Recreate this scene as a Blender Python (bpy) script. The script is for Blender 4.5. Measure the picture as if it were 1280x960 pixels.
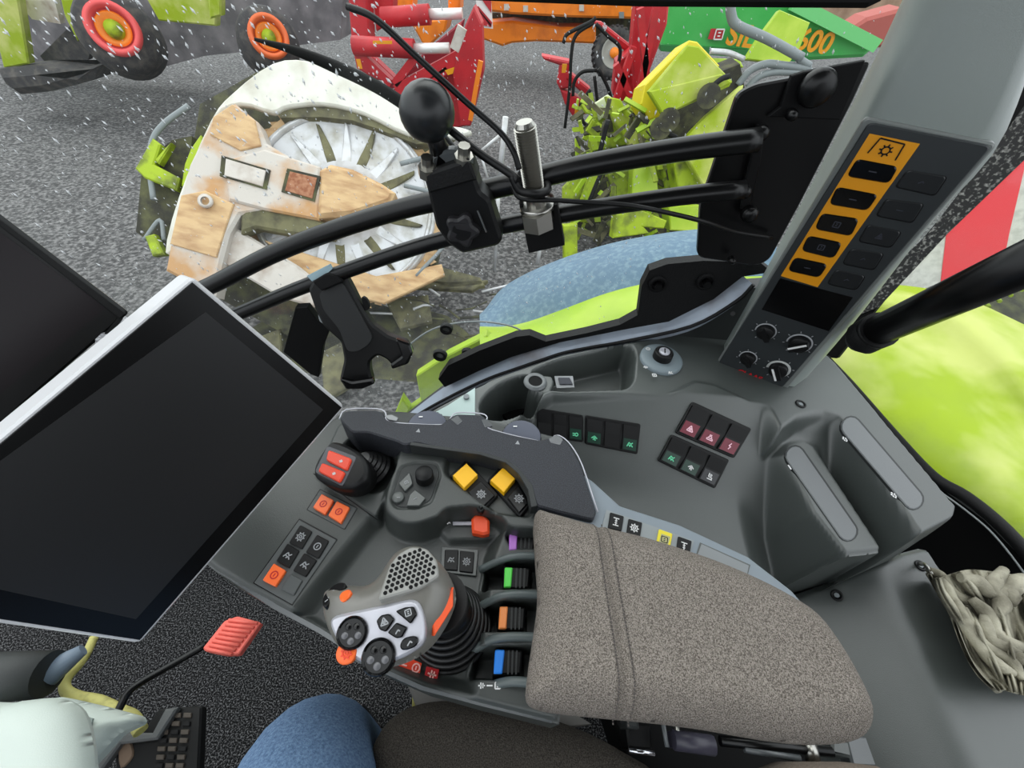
import bpy, math, random
import numpy as np
from mathutils import Vector, Matrix
from mathutils.geometry import tessellate_polygon
random.seed(7); rng = np.random.RandomState(5)
for o in list(bpy.data.objects): bpy.data.objects.remove(o)
SC = bpy.context.scene; COL = SC.collection

# ------------------------------------------------------------------ camera
F = 524.0                       # focal length in pixels of a 1280 x 960 frame
Zc = np.array([40.0, -470.0, -F]); Zc /= np.linalg.norm(Zc)      # world up seen from the camera (nadir falls on pixel 600,950)
Yc = np.array([0, 0, 1.0]) - Zc[2]*Zc; Yc /= np.linalg.norm(Yc)
Xc = np.cross(Yc, Zc)
EYE = np.array([0, 0, 1.25])
cam_d = bpy.data.cameras.new('camera'); cam = bpy.data.objects.new('camera', cam_d); COL.objects.link(cam)
cam_d.sensor_width = 36; cam_d.lens = 36*F/1280; cam_d.clip_start = 0.02; cam_d.clip_end = 300
right = np.array([Xc[0], Yc[0], Zc[0]]); down = np.array([Xc[1], Yc[1], Zc[1]]); fwd = np.array([Xc[2], Yc[2], Zc[2]])
m = Matrix.Identity(4)
for i in range(3):
    m[i][0] = right[i]; m[i][1] = -down[i]; m[i][2] = -fwd[i]; m[i][3] = EYE[i]
cam.matrix_world = m
SC.camera = cam

# ------------------------------------------------------------------ light
W = bpy.data.worlds.new('overcast_sky'); SC.world = W; W.use_nodes = True
nt = W.node_tree; bg = nt.nodes['Background']
tc = nt.nodes.new('ShaderNodeTexCoord'); sp = nt.nodes.new('ShaderNodeSeparateXYZ'); rp = nt.nodes.new('ShaderNodeValToRGB')
nt.links.new(tc.outputs['Generated'], sp.inputs[0]); nt.links.new(sp.outputs[2], rp.inputs[0]); nt.links.new(rp.outputs[0], bg.inputs[0])
rp.color_ramp.elements[0].position = 0.0; rp.color_ramp.elements[0].color = (.62, .66, .70, 1)
rp.color_ramp.elements[1].position = 0.6; rp.color_ramp.elements[1].color = (.92, .97, 1.0, 1)
bg.inputs[1].default_value = 1.9
sun_d = bpy.data.lights.new('hazy_sun', 'SUN'); sun = bpy.data.objects.new('hazy_sun', sun_d); COL.objects.link(sun)
sun_d.energy = 0.9; sun_d.angle = math.radians(60); sun_d.color = (1, .97, .92)
sun.rotation_euler = Vector((0.42, -0.64, -0.86)).to_track_quat('-Z', 'Y').to_euler()
SC.view_settings.view_transform = 'Standard'; SC.view_settings.look = 'None'; SC.view_settings.gamma = 1
SC.view_settings.use_curve_mapping = False
SC.view_settings.exposure = 0.1

# ------------------------------------------------------------------ helpers
V = lambda *a: np.array(a, float)
def unit(v): v = np.array(v, float); return v/np.linalg.norm(v)
def ray(x, y):
    v = V(x-640, y-480, F); return V(v@Xc, v@Yc, v@Zc)
def plane(p, n):
    n = unit(n)
    if n @ (EYE-p) < 0: n = -n
    return (np.array(p, float), n)
def ZP(z): return (V(0, 0, z), V(0, 0, 1.0))
def YP(y): return (V(0, y, 0), V(0, -1.0, 0))
def hit(x, y, pl):
    r = ray(x, y); return EYE + r*(((pl[0]-EYE)@pl[1])/(r@pl[1]))
def lift(pl, h): return (pl[0]+pl[1]*h, pl[1])
def hits(pts, pl): return [hit(x, y, pl) for x, y in pts]
def lin(c):
    c = c/255.0; return c/12.92 if c <= .04045 else ((c+.055)/1.055)**2.4
def rgb(r, g, b): return (lin(r), lin(g), lin(b), 1)

def mat(name, col, rough=.5, metal=0, noise=0, nscale=60, bump=0, bscale=200, col2=None, lo=.4, hi=.65, coat=0, spec=.5, stretch=None, detail=4):
    M = bpy.data.materials.new(name); M.use_nodes = True; t = M.node_tree; b = t.nodes['Principled BSDF']
    b.inputs['Base Color'].default_value = rgb(*col); b.inputs['Roughness'].default_value = rough
    b.inputs['Metallic'].default_value = metal; b.inputs['Coat Weight'].default_value = coat; b.inputs['Specular IOR Level'].default_value = spec
    if col2 or bump:
        tc = t.nodes.new('ShaderNodeTexCoord'); src = tc.outputs['Object']
        if stretch:
            mp = t.nodes.new('ShaderNodeMapping'); mp.inputs['Scale'].default_value = stretch[:3]
            if len(stretch) > 3: mp.inputs['Rotation'].default_value = (0, 0, stretch[3])
            t.links.new(src, mp.inputs[0]); src = mp.outputs[0]
    if col2:
        n = t.nodes.new('ShaderNodeTexNoise'); n.inputs['Scale'].default_value = nscale; n.inputs['Detail'].default_value = detail
        r = t.nodes.new('ShaderNodeValToRGB'); r.color_ramp.elements[0].position = lo; r.color_ramp.elements[1].position = hi
        r.color_ramp.elements[0].color = rgb(*col); r.color_ramp.elements[1].color = rgb(*col2)
        t.links.new(src, n.inputs['Vector']); t.links.new(n.outputs['Fac'], r.inputs[0]); t.links.new(r.outputs[0], b.inputs['Base Color'])
    if bump:
        n = t.nodes.new('ShaderNodeTexNoise'); n.inputs['Scale'].default_value = bscale; n.inputs['Detail'].default_value = 3
        bp = t.nodes.new('ShaderNodeBump'); bp.inputs['Strength'].default_value = bump; bp.inputs['Distance'].default_value = .002
        t.links.new(src, n.inputs['Vector']); t.links.new(n.outputs['Fac'], bp.inputs['Height']); t.links.new(bp.outputs[0], b.inputs['Normal'])
    return M
def glow(name, col, s):
    M = mat(name, col); b = M.node_tree.nodes['Principled BSDF']
    b.inputs['Emission Color'].default_value = rgb(*col); b.inputs['Emission Strength'].default_value = s
    return M

WL = {}
def tag(o, label=None, cat=None, group=None, kind=None):
    if label: o['label'] = label
    if cat: o['category'] = cat
    if group: o['group'] = group
    if kind: o['kind'] = kind
    return o
def thing(name, label, cat, loc, group=None, kind=None):
    o = bpy.data.objects.new(name, None); COL.objects.link(o); o.empty_display_size = .05
    o.location = Vector(loc); WL[o.name] = np.array(loc, float)
    return tag(o, label, cat, group, kind)

def caps(P, n):
    """triangles of a flat, possibly concave outline"""
    N = len(P)
    if N <= 4: return [tuple(range(N))]
    a = unit(np.cross(n, V(0, 0, 1) if abs(n[2]) < .9 else V(1, 0, 0))); b = np.cross(n, a); k = 1/max(np.ptp(np.array(P), axis=0).max(), 1e-9)
    out = []
    for t_ in tessellate_polygon([[Vector(((p-P[0])@a*k, (p-P[0])@b*k, 0)) for p in P]]):
        i, j, l = t_; o = np.cross(P[j]-P[i], P[l]-P[i])@n
        out.append((i, j, l) if o > 0 else (i, l, j))
    return out
class B:
    """collects shapes, then links them as one mesh object"""
    def __init__(s): s.v = []; s.f = []; s.sm = []
    def add(s, v, f, smooth=False):
        k = len(s.v); s.v += [tuple(map(float, p)) for p in v]; s.f += [tuple(i+k for i in q) for q in f]; s.sm += [smooth]*len(f)
        return s
    def prism(s, pts, n, thick, bev=0, smooth=False):
        P = np.array(pts, float); n = unit(n)
        area = sum(np.cross(P[i]-P[0], P[(i+1) % len(P)]-P[0]) for i in range(len(P)))
        if area@n < 0: P = P[::-1]
        N = len(P); rings = []
        if bev > 0:
            I = inset(P, n, bev)
            rings = [I, P*.3+I*.7-n*bev*.3, P*.7+I*.3-n*bev*.7+0, P-n*bev*1.2, P-n*thick] if smooth else [I, P-n*bev, P-n*thick]
        else: rings = [P, P-n*thick]
        v = [p for r in rings for p in r]; cap_ = caps(rings[0], n); f = [tuple(q) for q in cap_]
        for k in range(len(rings)-1):
            for i in range(N):
                j = (i+1) % N; f.append((k*N+i, (k+1)*N+i, (k+1)*N+j, k*N+j))
        f += [tuple((len(rings)-1)*N+i for i in q)[::-1] for q in cap_]
        k = len(s.v); s.add(v, f, smooth)
        if smooth:
            for i in range(len(cap_)): s.sm[len(s.sm)-len(f)+i] = False
        return s
    def tube(s, path, r, seg=10, cap=True, sub=0):
        P = [np.array(p, float) for p in path]
        if sub: P, r = smooth_path(P, sub, r)
        R = list(np.interp(np.linspace(0, 1, len(P)), np.linspace(0, 1, len(r)), r)) if hasattr(r, '__len__') else [r]*len(P)
        t0 = unit(P[1]-P[0]); a = unit(np.cross(t0, V(0, 0, 1) if abs(t0[2]) < .9 else V(1, 0, 0)))
        v = []; f = []
        for i, p in enumerate(P):
            t = unit(P[min(i+1, len(P)-1)]-P[max(i-1, 0)]); a = unit(a-t*(a@t)); b = np.cross(t, a)
            for k in range(seg):
                an = 2*math.pi*k/seg; v.append(p+R[i]*(math.cos(an)*a+math.sin(an)*b))
        for i in range(len(P)-1):
            for k in range(seg):
                j = (k+1) % seg; f.append((i*seg+k, i*seg+j, (i+1)*seg+j, (i+1)*seg+k))
        s.add(v, f, True)
        if cap:
            k = len(s.v)-len(v); s.f += [tuple(range(k+seg-1, k-1, -1)), tuple(range(k+(len(P)-1)*seg, k+len(P)*seg))]; s.sm += [False, False]
        return s
    def lathe(s, o, axis, prof, seg=24, smooth=True, arc=(0, 2*math.pi), ref=None):
        """prof: list of (radius, height along axis)"""
        o = np.array(o, float); ax = unit(axis); a = np.cross(ax, V(0, 0, 1) if abs(ax[2]) < .9 else V(1, 0, 0)) if ref is None else ref-ax*(ref@ax); a = unit(a); b = np.cross(ax, a)
        v = []; f = []; n = len(prof); full = abs(arc[1]-arc[0]-2*math.pi) < 1e-6
        for k in range(seg+(0 if full else 1)):
            an = arc[0]+(arc[1]-arc[0])*k/seg
            for r, h in prof: v.append(o+ax*h+r*(math.cos(an)*a+math.sin(an)*b))
        for k in range(seg):
            j = (k+1) % seg if full else k+1
            for i in range(n-1): f.append((k*n+i, j*n+i, j*n+i+1, k*n+i+1))
        return s.add(v, f, smooth)
    def cyl(s, p0, p1, r0, r1=None, seg=16, bev=0):
        p0 = np.array(p0, float); p1 = np.array(p1, float); r1 = r0 if r1 is None else r1; L = np.linalg.norm(p1-p0)
        prof = [(1e-5, 0), (r0, 0), (r1, L-bev), (max(r1-bev, 1e-5), L), (1e-5, L)] if bev else [(1e-5, 0), (r0, 0), (r0, 0), (r1, L), (r1, L), (1e-5, L)]
        return s.lathe(p0, p1-p0, prof, seg, smooth=False if seg < 12 else True) if False else s._cyl(p0, p1, r0, r1, seg, bev)
    def _cyl(s, p0, p1, r0, r1, seg, bev):
        ax = unit(p1-p0); a = unit(np.cross(ax, V(0, 0, 1) if abs(ax[2]) < .9 else V(1, 0, 0))); b = np.cross(ax, a)
        rings = [(p0, r0), (p1-ax*bev, r1)] + ([(p1, r1-bev)] if bev else [])
        v = [p+r*(math.cos(2*math.pi*k/seg)*a+math.sin(2*math.pi*k/seg)*b) for p, r in rings for k in range(seg)]
        f = [(i*seg+k, i*seg+(k+1) % seg, (i+1)*seg+(k+1) % seg, (i+1)*seg+k) for i in range(len(rings)-1) for k in range(seg)]
        s.add(v, f, seg > 8); k = len(s.v)-len(v)
        s.f += [tuple(range(k+seg-1, k-1, -1)), tuple(range(k+(len(rings)-1)*seg, k+len(rings)*seg))]; s.sm += [False, False]
        return s
    def sph(s, c, r, seg=20, sc=(1, 1, 1)):
        c = np.array(c, float); prof = [(math.sin(math.pi*i/12), -math.cos(math.pi*i/12)) for i in range(13)]; v = []; f = []
        for k in range(seg):
            a = 2*math.pi*k/seg
            for q, h in prof: v.append(c+r*V(q*math.cos(a)*sc[0], q*math.sin(a)*sc[1], h*sc[2]))
        for k in range(seg):
            j = (k+1) % seg
            for i in range(12): f.append((k*13+i, j*13+i, j*13+i+1, k*13+i+1))
        return s.add(v, f, True)
    def box(s, p0, p1, w, h, up=(0, 0, 1)):
        """a bar from p0 to p1 with width w and height h"""
        p0 = np.array(p0, float); p1 = np.array(p1, float); d = unit(p1-p0); a = unit(np.cross(d, up)); b = np.cross(a, d)
        v = [p+a*w/2*i+b*h/2*j for p in (p0, p1) for i, j in ((-1, -1), (1, -1), (1, 1), (-1, 1))]
        return s.add(v, [(0, 3, 2, 1), (4, 5, 6, 7), (0, 1, 5, 4), (1, 2, 6, 5), (2, 3, 7, 6), (3, 0, 4, 7)])
    def loft(s, lines, thick=0, smooth=True, n=None):
        L = [[np.array(p, float) for p in l] for l in lines]; m = len(L[0]); v = [p for l in L for p in l]
        f = [(i*m+k, i*m+k+1, (i+1)*m+k+1, (i+1)*m+k) for i in range(len(L)-1) for k in range(m-1)]
        s.add(v, f, smooth)
        if thick:
            nn = unit(n) if n is not None else V(0, 0, 1)
            s.add([p-nn*thick for p in v], [q[::-1] for q in f], smooth)
            k = len(v); bnd = [i for i in range(m)] + [i*m+m-1 for i in range(1, len(L))] + [(len(L)-1)*m+j for j in range(m-2, -1, -1)] + [i*m for i in range(len(L)-2, 0, -1)]
            vv = [v[i] for i in bnd]+[v[i]-nn*thick for i in bnd]; q = len(bnd)
            s.add(vv, [(i, (i+1) % q, (i+1) % q+q, i+q) for i in range(q)])
        return s
    def build(s, name, M, parent=None, **kw):
        v = np.array(s.v); c = (v.min(0)+v.max(0))/2; c[2] = v[:, 2].min()
        me = bpy.data.meshes.new(name); me.from_pydata([tuple(p) for p in (v-c)], [], s.f)
        me.polygons.foreach_set('use_smooth', s.sm); me.materials.append(M); me.update()
        o = bpy.data.objects.new(name, me); COL.objects.link(o)
        if parent is not None: o.parent = parent; o.location = Vector(c-WL[parent.name])
        else: o.location = Vector(c)
        WL[o.name] = c
        return tag(o, **kw)

def smooth_path(P, sub, r=None):
    P = [np.array(p, float) for p in P]; out = []; R = list(r) if hasattr(r, '__len__') else None; ro = []
    Q = [2*P[0]-P[1]]+P+[2*P[-1]-P[-2]]
    for i in range(1, len(Q)-2):
        for k in range(sub):
            t = k/sub; a, b, c, d = Q[i-1:i+3]
            out.append(.5*((2*b)+(-a+c)*t+(2*a-5*b+4*c-d)*t*t+(-a+3*b-3*c+d)*t**3))
            if R: ro.append(R[i-1]*(1-t)+R[i]*t)
    out.append(P[-1])
    if R: ro.append(R[-1])
    return out, (ro if R else r)
def closed(pts, sub=4):
    """closed smooth outline through 2-D points"""
    P = [np.array(p, float) for p in pts]; n = len(P); out = []
    for i in range(n):
        a, b, c, d = P[i-1], P[i], P[(i+1) % n], P[(i+2) % n]
        for k in range(sub):
            t = k/sub; out.append(.5*((2*b)+(-a+c)*t+(2*a-5*b+4*c-d)*t*t+(-a+3*b-3*c+d)*t**3))
    return out
def rnd(pts, r, seg=4):
    """polygon with its corners rounded"""
    P = [np.array(p, float) for p in pts]; n = len(P); out = []
    for i in range(n):
        a, b, c = P[i-1], P[i], P[(i+1) % n]; u = a-b; w = c-b; lu, lw = np.linalg.norm(u), np.linalg.norm(w); q = min(r, lu*.48, lw*.48)
        s, e = b+u/lu*q, b+w/lw*q
        for k in range(seg+1):
            t = k/seg; out.append((1-t)**2*s+2*t*(1-t)*b+t*t*e)
    return out
def inset(P, n, d):
    N = len(P); out = []
    for i in range(N):
        a, b, c = P[i-1], P[i], P[(i+1) % N]
        e1 = b-a; e2 = c-b; l1, l2 = np.linalg.norm(e1), np.linalg.norm(e2)
        if l1 < 1e-9 or l2 < 1e-9: out.append(b); continue
        m1 = np.cross(n, e1/l1); m2 = np.cross(n, e2/l2); mm = m1+m2; q = mm@mm
        out.append(b+mm*(2*d/q if q > .4 else d))
    return np.array(out)

def slab(name, px, pl, thick, M, parent=None, h=0, bev=0, smooth=False, r=0, **kw):
    """a plate whose face lies h above plane pl, its outline given as sight lines"""
    q = lift(pl, h); pts = rnd(px, r) if r else px
    return B().prism(hits(pts, q), q[1], thick, bev, smooth).build(name, M, parent, **kw)

def sdf(X, Y, poly):
    P = np.array(poly, float)[:, :2]; d = np.full(X.shape, 1e9); ins = np.zeros(X.shape, bool)
    cx = np.zeros(X.shape); cy = np.zeros(X.shape)
    for i in range(len(P)):
        a = P[i-1]; b = P[i]; e = b-a; L = e@e
        if L < 1e-14: continue
        t = np.clip(((X-a[0])*e[0]+(Y-a[1])*e[1])/L, 0, 1); qx = a[0]+t*e[0]; qy = a[1]+t*e[1]
        dd = (X-qx)**2+(Y-qy)**2; m_ = dd < d; d = np.where(m_, dd, d); cx = np.where(m_, qx, cx); cy = np.where(m_, qy, cy)
        c = ((a[1] > Y) != (b[1] > Y)); 
        with np.errstate(divide='ignore', invalid='ignore'):
            c &= X < (b[0]-a[0])*(Y-a[1])/(b[1]-a[1]+1e-30)+a[0]
        ins ^= c
    d = np.sqrt(d); return np.where(ins, -d, d), cx, cy
def sst(x): x = np.clip(x, 0, 1); return x*x*(3-2*x)
def relief(name, outline, zf, res, skirt, M, parent=None, flare=0, **kw):
    """moulded sheet: height field zf over the world-space outline, with walls down to skirt"""
    P = np.array(outline, float)[:, :2]; x0, y0 = P.min(0)-res; x1, y1 = P.max(0)+res
    nx = int((x1-x0)/res)+2; ny = int((y1-y0)/res)+2
    gx, gy = np.meshgrid(x0+np.arange(nx)*res, y0+np.arange(ny)*res, indexing='ij')
    s, cx, cy = sdf(gx, gy, P)
    inside = s < res*.25
    cell = (inside[:-1, :-1] & inside[1:, :-1] & inside[1:, 1:] & inside[:-1, 1:])
    # grow by snapping: cells with at least one inside corner and all corners near
    near = s < res*1.45
    cell |= ((inside[:-1, :-1] | inside[1:, :-1] | inside[1:, 1:] | inside[:-1, 1:]) & near[:-1, :-1] & near[1:, :-1] & near[1:, 1:] & near[:-1, 1:])
    out = s > -res*.05
    X = np.where(out, cx, gx); Y = np.where(out, cy, gy); Z = zf(X, Y, np.where(out, 0, s))
    idx = -np.ones(gx.shape, int); faces = []; used = np.zeros(gx.shape, bool)
    used[:-1, :-1] |= cell; used[1:, :-1] |= cell; used[1:, 1:] |= cell; used[:-1, 1:] |= cell
    idx[used] = np.arange(used.sum()); v = np.stack([X[used], Y[used], Z[used]], 1).tolist()
    I, J = np.nonzero(cell); edges = {}
    for i, j in zip(I, J):
        q = (int(idx[i, j]), int(idx[i+1, j]), int(idx[i+1, j+1]), int(idx[i, j+1])); faces.append(q)
        for k in range(4):
            e = (q[k], q[(k+1) % 4])
            if (e[1], e[0]) in edges: del edges[(e[1], e[0])]
            else: edges[e] = 1
    b = B(); b.add(v, faces, True)
    cen = P.mean(0); low = {}
    if skirt is not None:
        vv = []
        def lo(i):
            if i not in low:
                low[i] = len(b.v); p = b.v[i]; b.v.append((p[0]+(cen[0]-p[0])*flare, p[1]+(cen[1]-p[1])*flare, min(skirt, p[2]-.001)))
            return low[i]
        dupv = {}
        def top(i):
            if i not in dupv: dupv[i] = len(b.v); b.v.append(b.v[i])
            return dupv[i]
        for (a, c) in edges:
            b.f.append((top(a), lo(a), lo(c), top(c))); b.sm.append(True)
    return b.build(name, M, parent, **kw)

# flat print: icons as thin raised strokes
IC = {
 'gear': [('c', 0, 0, .62), ('c', 0, 0, .25), ('l', [(0, .62), (0, .95)]), ('l', [(0, -.62), (0, -.95)]), ('l', [(.62, 0), (.95, 0)]), ('l', [(-.62, 0), (-.95, 0)]), ('l', [(.45, .45), (.68, .68)]), ('l', [(-.45, .45), (-.68, .68)]), ('l', [(.45, -.45), (.68, -.68)]), ('l', [(-.45, -.45), (-.68, -.68)])],
 'pto': [('l', [(-1.3, -.7), (-1.1, .8), (1.1, .8), (1.3, -.7)]), ('c', 0, -.1, .35), ('l', [(0, .25), (0, .5)]), ('l', [(0, -.45), (0, -.7)]), ('l', [(.35, -.1), (.6, -.1)]), ('l', [(-.35, -.1), (-.6, -.1)]), ('l', [(.25, .15), (.42, .32)]), ('l', [(-.25, .15), (-.42, .32)]), ('l', [(.25, -.35), (.42, -.52)]), ('l', [(-.25, -.35), (-.42, -.52)])],
 'circ': [('c', 0, 0, .65), ('l', [(0, -.3), (0, .3)])],
 'tri': [('l', [(-.8, -.6), (0, .8), (.8, -.6), (-.8, -.6)]), ('l', [(-.3, -.3), (0, .25), (.3, -.3), (-.3, -.3)])],
 'beacon': [('l', [(-.8, -.6), (.8, -.6), (.6, -.2), (-.6, -.2), (-.8, -.6)]), ('l', [(-.4, -.2), (-.3, .3), (.3, .3), (.4, -.2)]), ('l', [(-.3, .6), (.3, .6)])],
 'bolt': [('l', [(.2, .8), (-.3, 0), (.25, 0), (-.2, -.8)])],
 'lamp': [('l', [(-.7, -.1), (0, .5), (.7, -.1)]), ('l', [(-.2, -.5), (0, .5), (.3, -.6)]), ('l', [(-.4, .1), (.4, .1)])],
 'work': [('c', .2, -.1, .35), ('l', [(-.8, .1), (-.1, .1)]), ('l', [(-.7, -.4), (-.1, -.3)])],
 'axle': [('l', [(-.6, .8), (.6, .8)]), ('l', [(-.6, -.8), (.6, -.8)]), ('l', [(0, .8), (0, -.8)]), ('l', [(-.25, .25), (.25, .25)]), ('l', [(-.25, -.25), (.25, -.25)])],
 'dash': [('l', [(-.7, 0), (.7, 0)])], 'arrow': [('l', [(-.5, -.3), (.2, .3), (.5, -.1)])],
 'seat': [('l', [(-.4, .8), (-.4, -.1), (.5, -.1), (.5, -.5)]), ('l', [(-.6, -.6), (.7, -.6)]), ('c', .1, .4, .2)],
 'hook': [('l', [(-.7, -.5), (-.3, .5), (.2, .1), (.6, .5)]), ('l', [(-.1, -.5), (.3, -.1), (.7, -.5)]), ('l', [(-.4, -.1), (.1, -.2)])],
 'box': [('l', [(-.6, -.6), (.6, -.6), (.6, .6), (-.6, .6), (-.6, -.6)]), ('l', [(-.2, .2), (.2, .2)]), ('l', [(-.2, -.2), (.2, -.2)])],
 'tick': [('l', [(-.8, 0), (.8, 0)]), ('l', [(-.2, -.6), (-.2, .6)]), ('l', [(.3, -.5), (.3, .5)])],
}
def icon(kind, c, ux, uy, size, M, parent, w=.16, name='icon', **kw):
    n = unit(np.cross(ux, uy)); 
    if n@(EYE-c) < 0: n = -n
    b = B(); t = .00035
    def seg(p, q):
        p = c+ux*p[0]*size+uy*p[1]*size; q = c+ux*q[0]*size+uy*q[1]*size; b.box(p+n*t/2, q+n*t/2, w*size*1.0, t, up=n)
    for s in IC[kind]:
        if s[0] == 'l':
            for i in range(len(s[1])-1): seg(s[1][i], s[1][i+1])
        else:
            K = 14; pts = [(s[1]+s[3]*math.cos(2*math.pi*k/K), s[2]+s[3]*math.sin(2*math.pi*k/K)) for k in range(K+1)]
            for i in range(K): seg(pts[i], pts[i+1])
    return b.build(name, M, parent, **kw)
def frame(pl, cx, cy, dx, dy, h=0):
    """centre, unit right and up vectors on plane pl; (dx,dy) is the picture direction of 'right'"""
    q = lift(pl, h); c = hit(cx, cy, q); ux = unit(hit(cx+dx, cy+dy, q)-c); uy = np.cross(q[1], ux); return c, ux, uy
def text(body, c, ux, uy, size, M, parent, name='lettering', ext=.0003, **kw):
    cu = bpy.data.curves.new('t', 'FONT'); cu.body = body; cu.size = size; cu.extrude = ext; cu.align_x = 'CENTER'; cu.align_y = 'CENTER'; cu.offset = size*.022
    o = bpy.data.objects.new('t', cu); COL.objects.link(o); dg = bpy.context.evaluated_depsgraph_get(); dg.update()
    me = bpy.data.meshes.new_from_object(o.evaluated_get(dg)); vs = [np.array(v.co) for v in me.vertices]; fs = [tuple(p.vertices) for p in me.polygons]
    bpy.data.objects.remove(o); n = np.cross(ux, uy)
    b = B(); b.add([c+ux*v[0]+uy*v[1]+n*v[2] for v in vs], fs); return b.build(name, M, parent, **kw)
def ctr(px): a = np.array(px, float); return a.mean(0)
def button(px, pl, M, parent, h=.004, thick=.006, bev=.0008, r=1.5, ic=None, icM=None, isz=.006, ang=None, name='button', label=None, w=.16):
    o = slab(name, px, pl, thick, M, parent, h=h, bev=bev, r=r, smooth=False)
    if label: o['label'] = label
    if ic:
        c = ctr(px); d = ang if ang is not None else (px[1][0]-px[0][0], px[1][1]-px[0][1])
        C, ux, uy = frame(pl, c[0], c[1], d[0], d[1], h+.0001); icon(ic, C, ux, uy, isz, icM, o, w=w)
    return o

# ------------------------------------------------------------------ materials
dark = mat('dark_plastic', (62, 67, 65), .42, bump=.12, bscale=900, spec=1.0)
charc = mat('charcoal_plastic', (54, 58, 56), .45, bump=.12, bscale=900, spec=.7)
deep = mat('deep_plastic', (38, 41, 41), .5, bump=.2, bscale=900)
mid = mat('grey_plastic', (84, 88, 90), .42, bump=.12, bscale=900, spec=1.0)
pale = mat('pale_grey_plastic', (150, 156, 156), .45, bump=.15, bscale=900)
black = mat('black_plastic', (13, 13, 14), .45, spec=.3)
blackm = mat('matt_black', (11, 11, 12), .7, spec=.2)
gloss = mat('gloss_black', (9, 9, 10), .18, spec=.35)
rubber = mat('black_rubber', (15, 15, 16), .6, spec=.3, bump=.3, bscale=300)
metalb = mat('black_painted_steel', (9, 9, 10), .3, spec=.35)
archm = mat('speckled_charcoal_coating', (33, 35, 40), .6, col2=(56, 58, 66), nscale=900, lo=.45, hi=.62, bump=.3, bscale=1200)
silver = mat('satin_silver', (190, 190, 198), .3, metal=.35)
chrome = mat('chrome', (200, 200, 205), .18, metal=1)
steel = mat('zinc_steel', (168, 166, 160), .3, metal=1)
orange = mat('orange_button', (248, 108, 44), .4); redb = mat('red_button', (234, 66, 32), .4)
yellow = mat('yellow_switch', (245, 185, 20), .4); amber = mat('amber_overlay', (226, 150, 8), .45)
white = mat('white_print', (225, 225, 225), .6); greyp = mat('grey_print', (150, 152, 155), .6); faint = mat('faint_print', (48, 50, 60), .6)
redp = mat('red_print', (190, 24, 30), .5)
fabric = mat('woven_upholstery', (84, 78, 72), .95, col2=(152, 144, 136), nscale=950, lo=.33, hi=.68, bump=.6, bscale=950, spec=.1, detail=1)
fabricd = mat('dark_upholstery', (50, 47, 43), .95, col2=(84, 79, 73), nscale=700, lo=.35, hi=.68, bump=.8, bscale=500, spec=.1, detail=2)
thread = mat('stitching_thread', (80, 75, 72), .9)
carpet = mat('speckled_carpet', (20, 20, 21), .98, col2=(140, 140, 142), nscale=300, lo=.48, hi=.82, bump=1, bscale=300, spec=.1)
denim = mat('blue_denim', (72, 100, 136), .9, col2=(116, 146, 180), nscale=320, lo=.3, hi=.7, bump=.5, bscale=900)
rag = mat('dirty_cotton', (96, 92, 78), .95, col2=(168, 164, 146), nscale=22, lo=.35, hi=.62, bump=.5, bscale=400)
lime = mat('lime_paint', (150, 182, 14), .4, col2=(178, 200, 60), nscale=3)
limed = mat('dirty_lime_paint', (156, 178, 18), .6, col2=(74, 80, 32), nscale=7, lo=.42, hi=.68, bump=.4, bscale=30)
olive = mat('muddy_olive', (112, 108, 78), .8, col2=(62, 58, 48), nscale=9, lo=.4, hi=.7, bump=.6, bscale=50)
limep = mat('dusty_lime_paint', (150, 170, 26), .7, col2=(190, 194, 110), nscale=3.4, lo=.42, hi=.62, detail=9, bump=.3, bscale=90, spec=.3)
red = mat('red_machine_paint', (190, 24, 36), .5, col2=(150, 22, 34), nscale=4, lo=.4, hi=.8)
orangem = mat('orange_machine_paint', (240, 128, 12), .5, col2=(200, 96, 14), nscale=3, lo=.5, hi=.8)
green = mat('green_machine_paint', (52, 168, 70), .45, col2=(70, 176, 84), nscale=2)
hoodw = mat('weathered_white_hood', (216, 214, 204), .55, col2=(176, 168, 150), nscale=4, lo=.5, hi=.8, bump=.3, bscale=40)
beige = mat('rust_stained_white', (196, 188, 180), .65, col2=(186, 142, 96), nscale=3.2, lo=.44, hi=.62, bump=.5, bscale=40, detail=7)
dirtyw = mat('muddy_white_metal', (200, 192, 184), .6, col2=(140, 118, 100), nscale=5, lo=.45, hi=.72, bump=.5, bscale=40)
rust = mat('rusty_tan_panel', (206, 172, 128), .7, col2=(158, 116, 78), nscale=5, lo=.42, hi=.75, bump=.5, bscale=40, stretch=(1, 4, 2.5, .35), detail=7)
brick = mat('brown_rust', (140, 84, 56), .8, col2=(170, 120, 90), nscale=30, bump=.6, bscale=80)
drum = mat('worn_bare_metal', (205, 205, 208), .35, metal=.3, col2=(150, 145, 130), nscale=7, lo=.45, hi=.75)
mud = mat('mud_black', (52, 50, 42), .9, col2=(92, 92, 60), nscale=9, lo=.4, hi=.7, bump=1, bscale=60)
tyre = mat('tyre_rubber', (52, 50, 52), .85, col2=(92, 86, 80), nscale=8, lo=.45, hi=.8)
greypipe = mat('grey_hose', (126, 132, 134), .5)
asph = mat('asphalt', (58, 57, 58), .95, col2=(140, 138, 138), nscale=26, lo=.42, hi=.78, bump=1, bscale=60, detail=8)
bluegrey = mat('painted_sky_reflection', (84, 112, 134), .6, col2=(112, 138, 152), nscale=60, lo=.45, hi=.7)  # base colour stands for the sky reflected on the lime fender
cream = mat('cream_column_cover', (190, 200, 192), .5, bump=.15, bscale=700)
cord = mat('yellow_sheath', (196, 190, 112), .6, col2=(150, 144, 84), nscale=60, lo=.5, hi=.75)
coral = mat('coral_rubber_pad', (232, 106, 92), .55)

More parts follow.
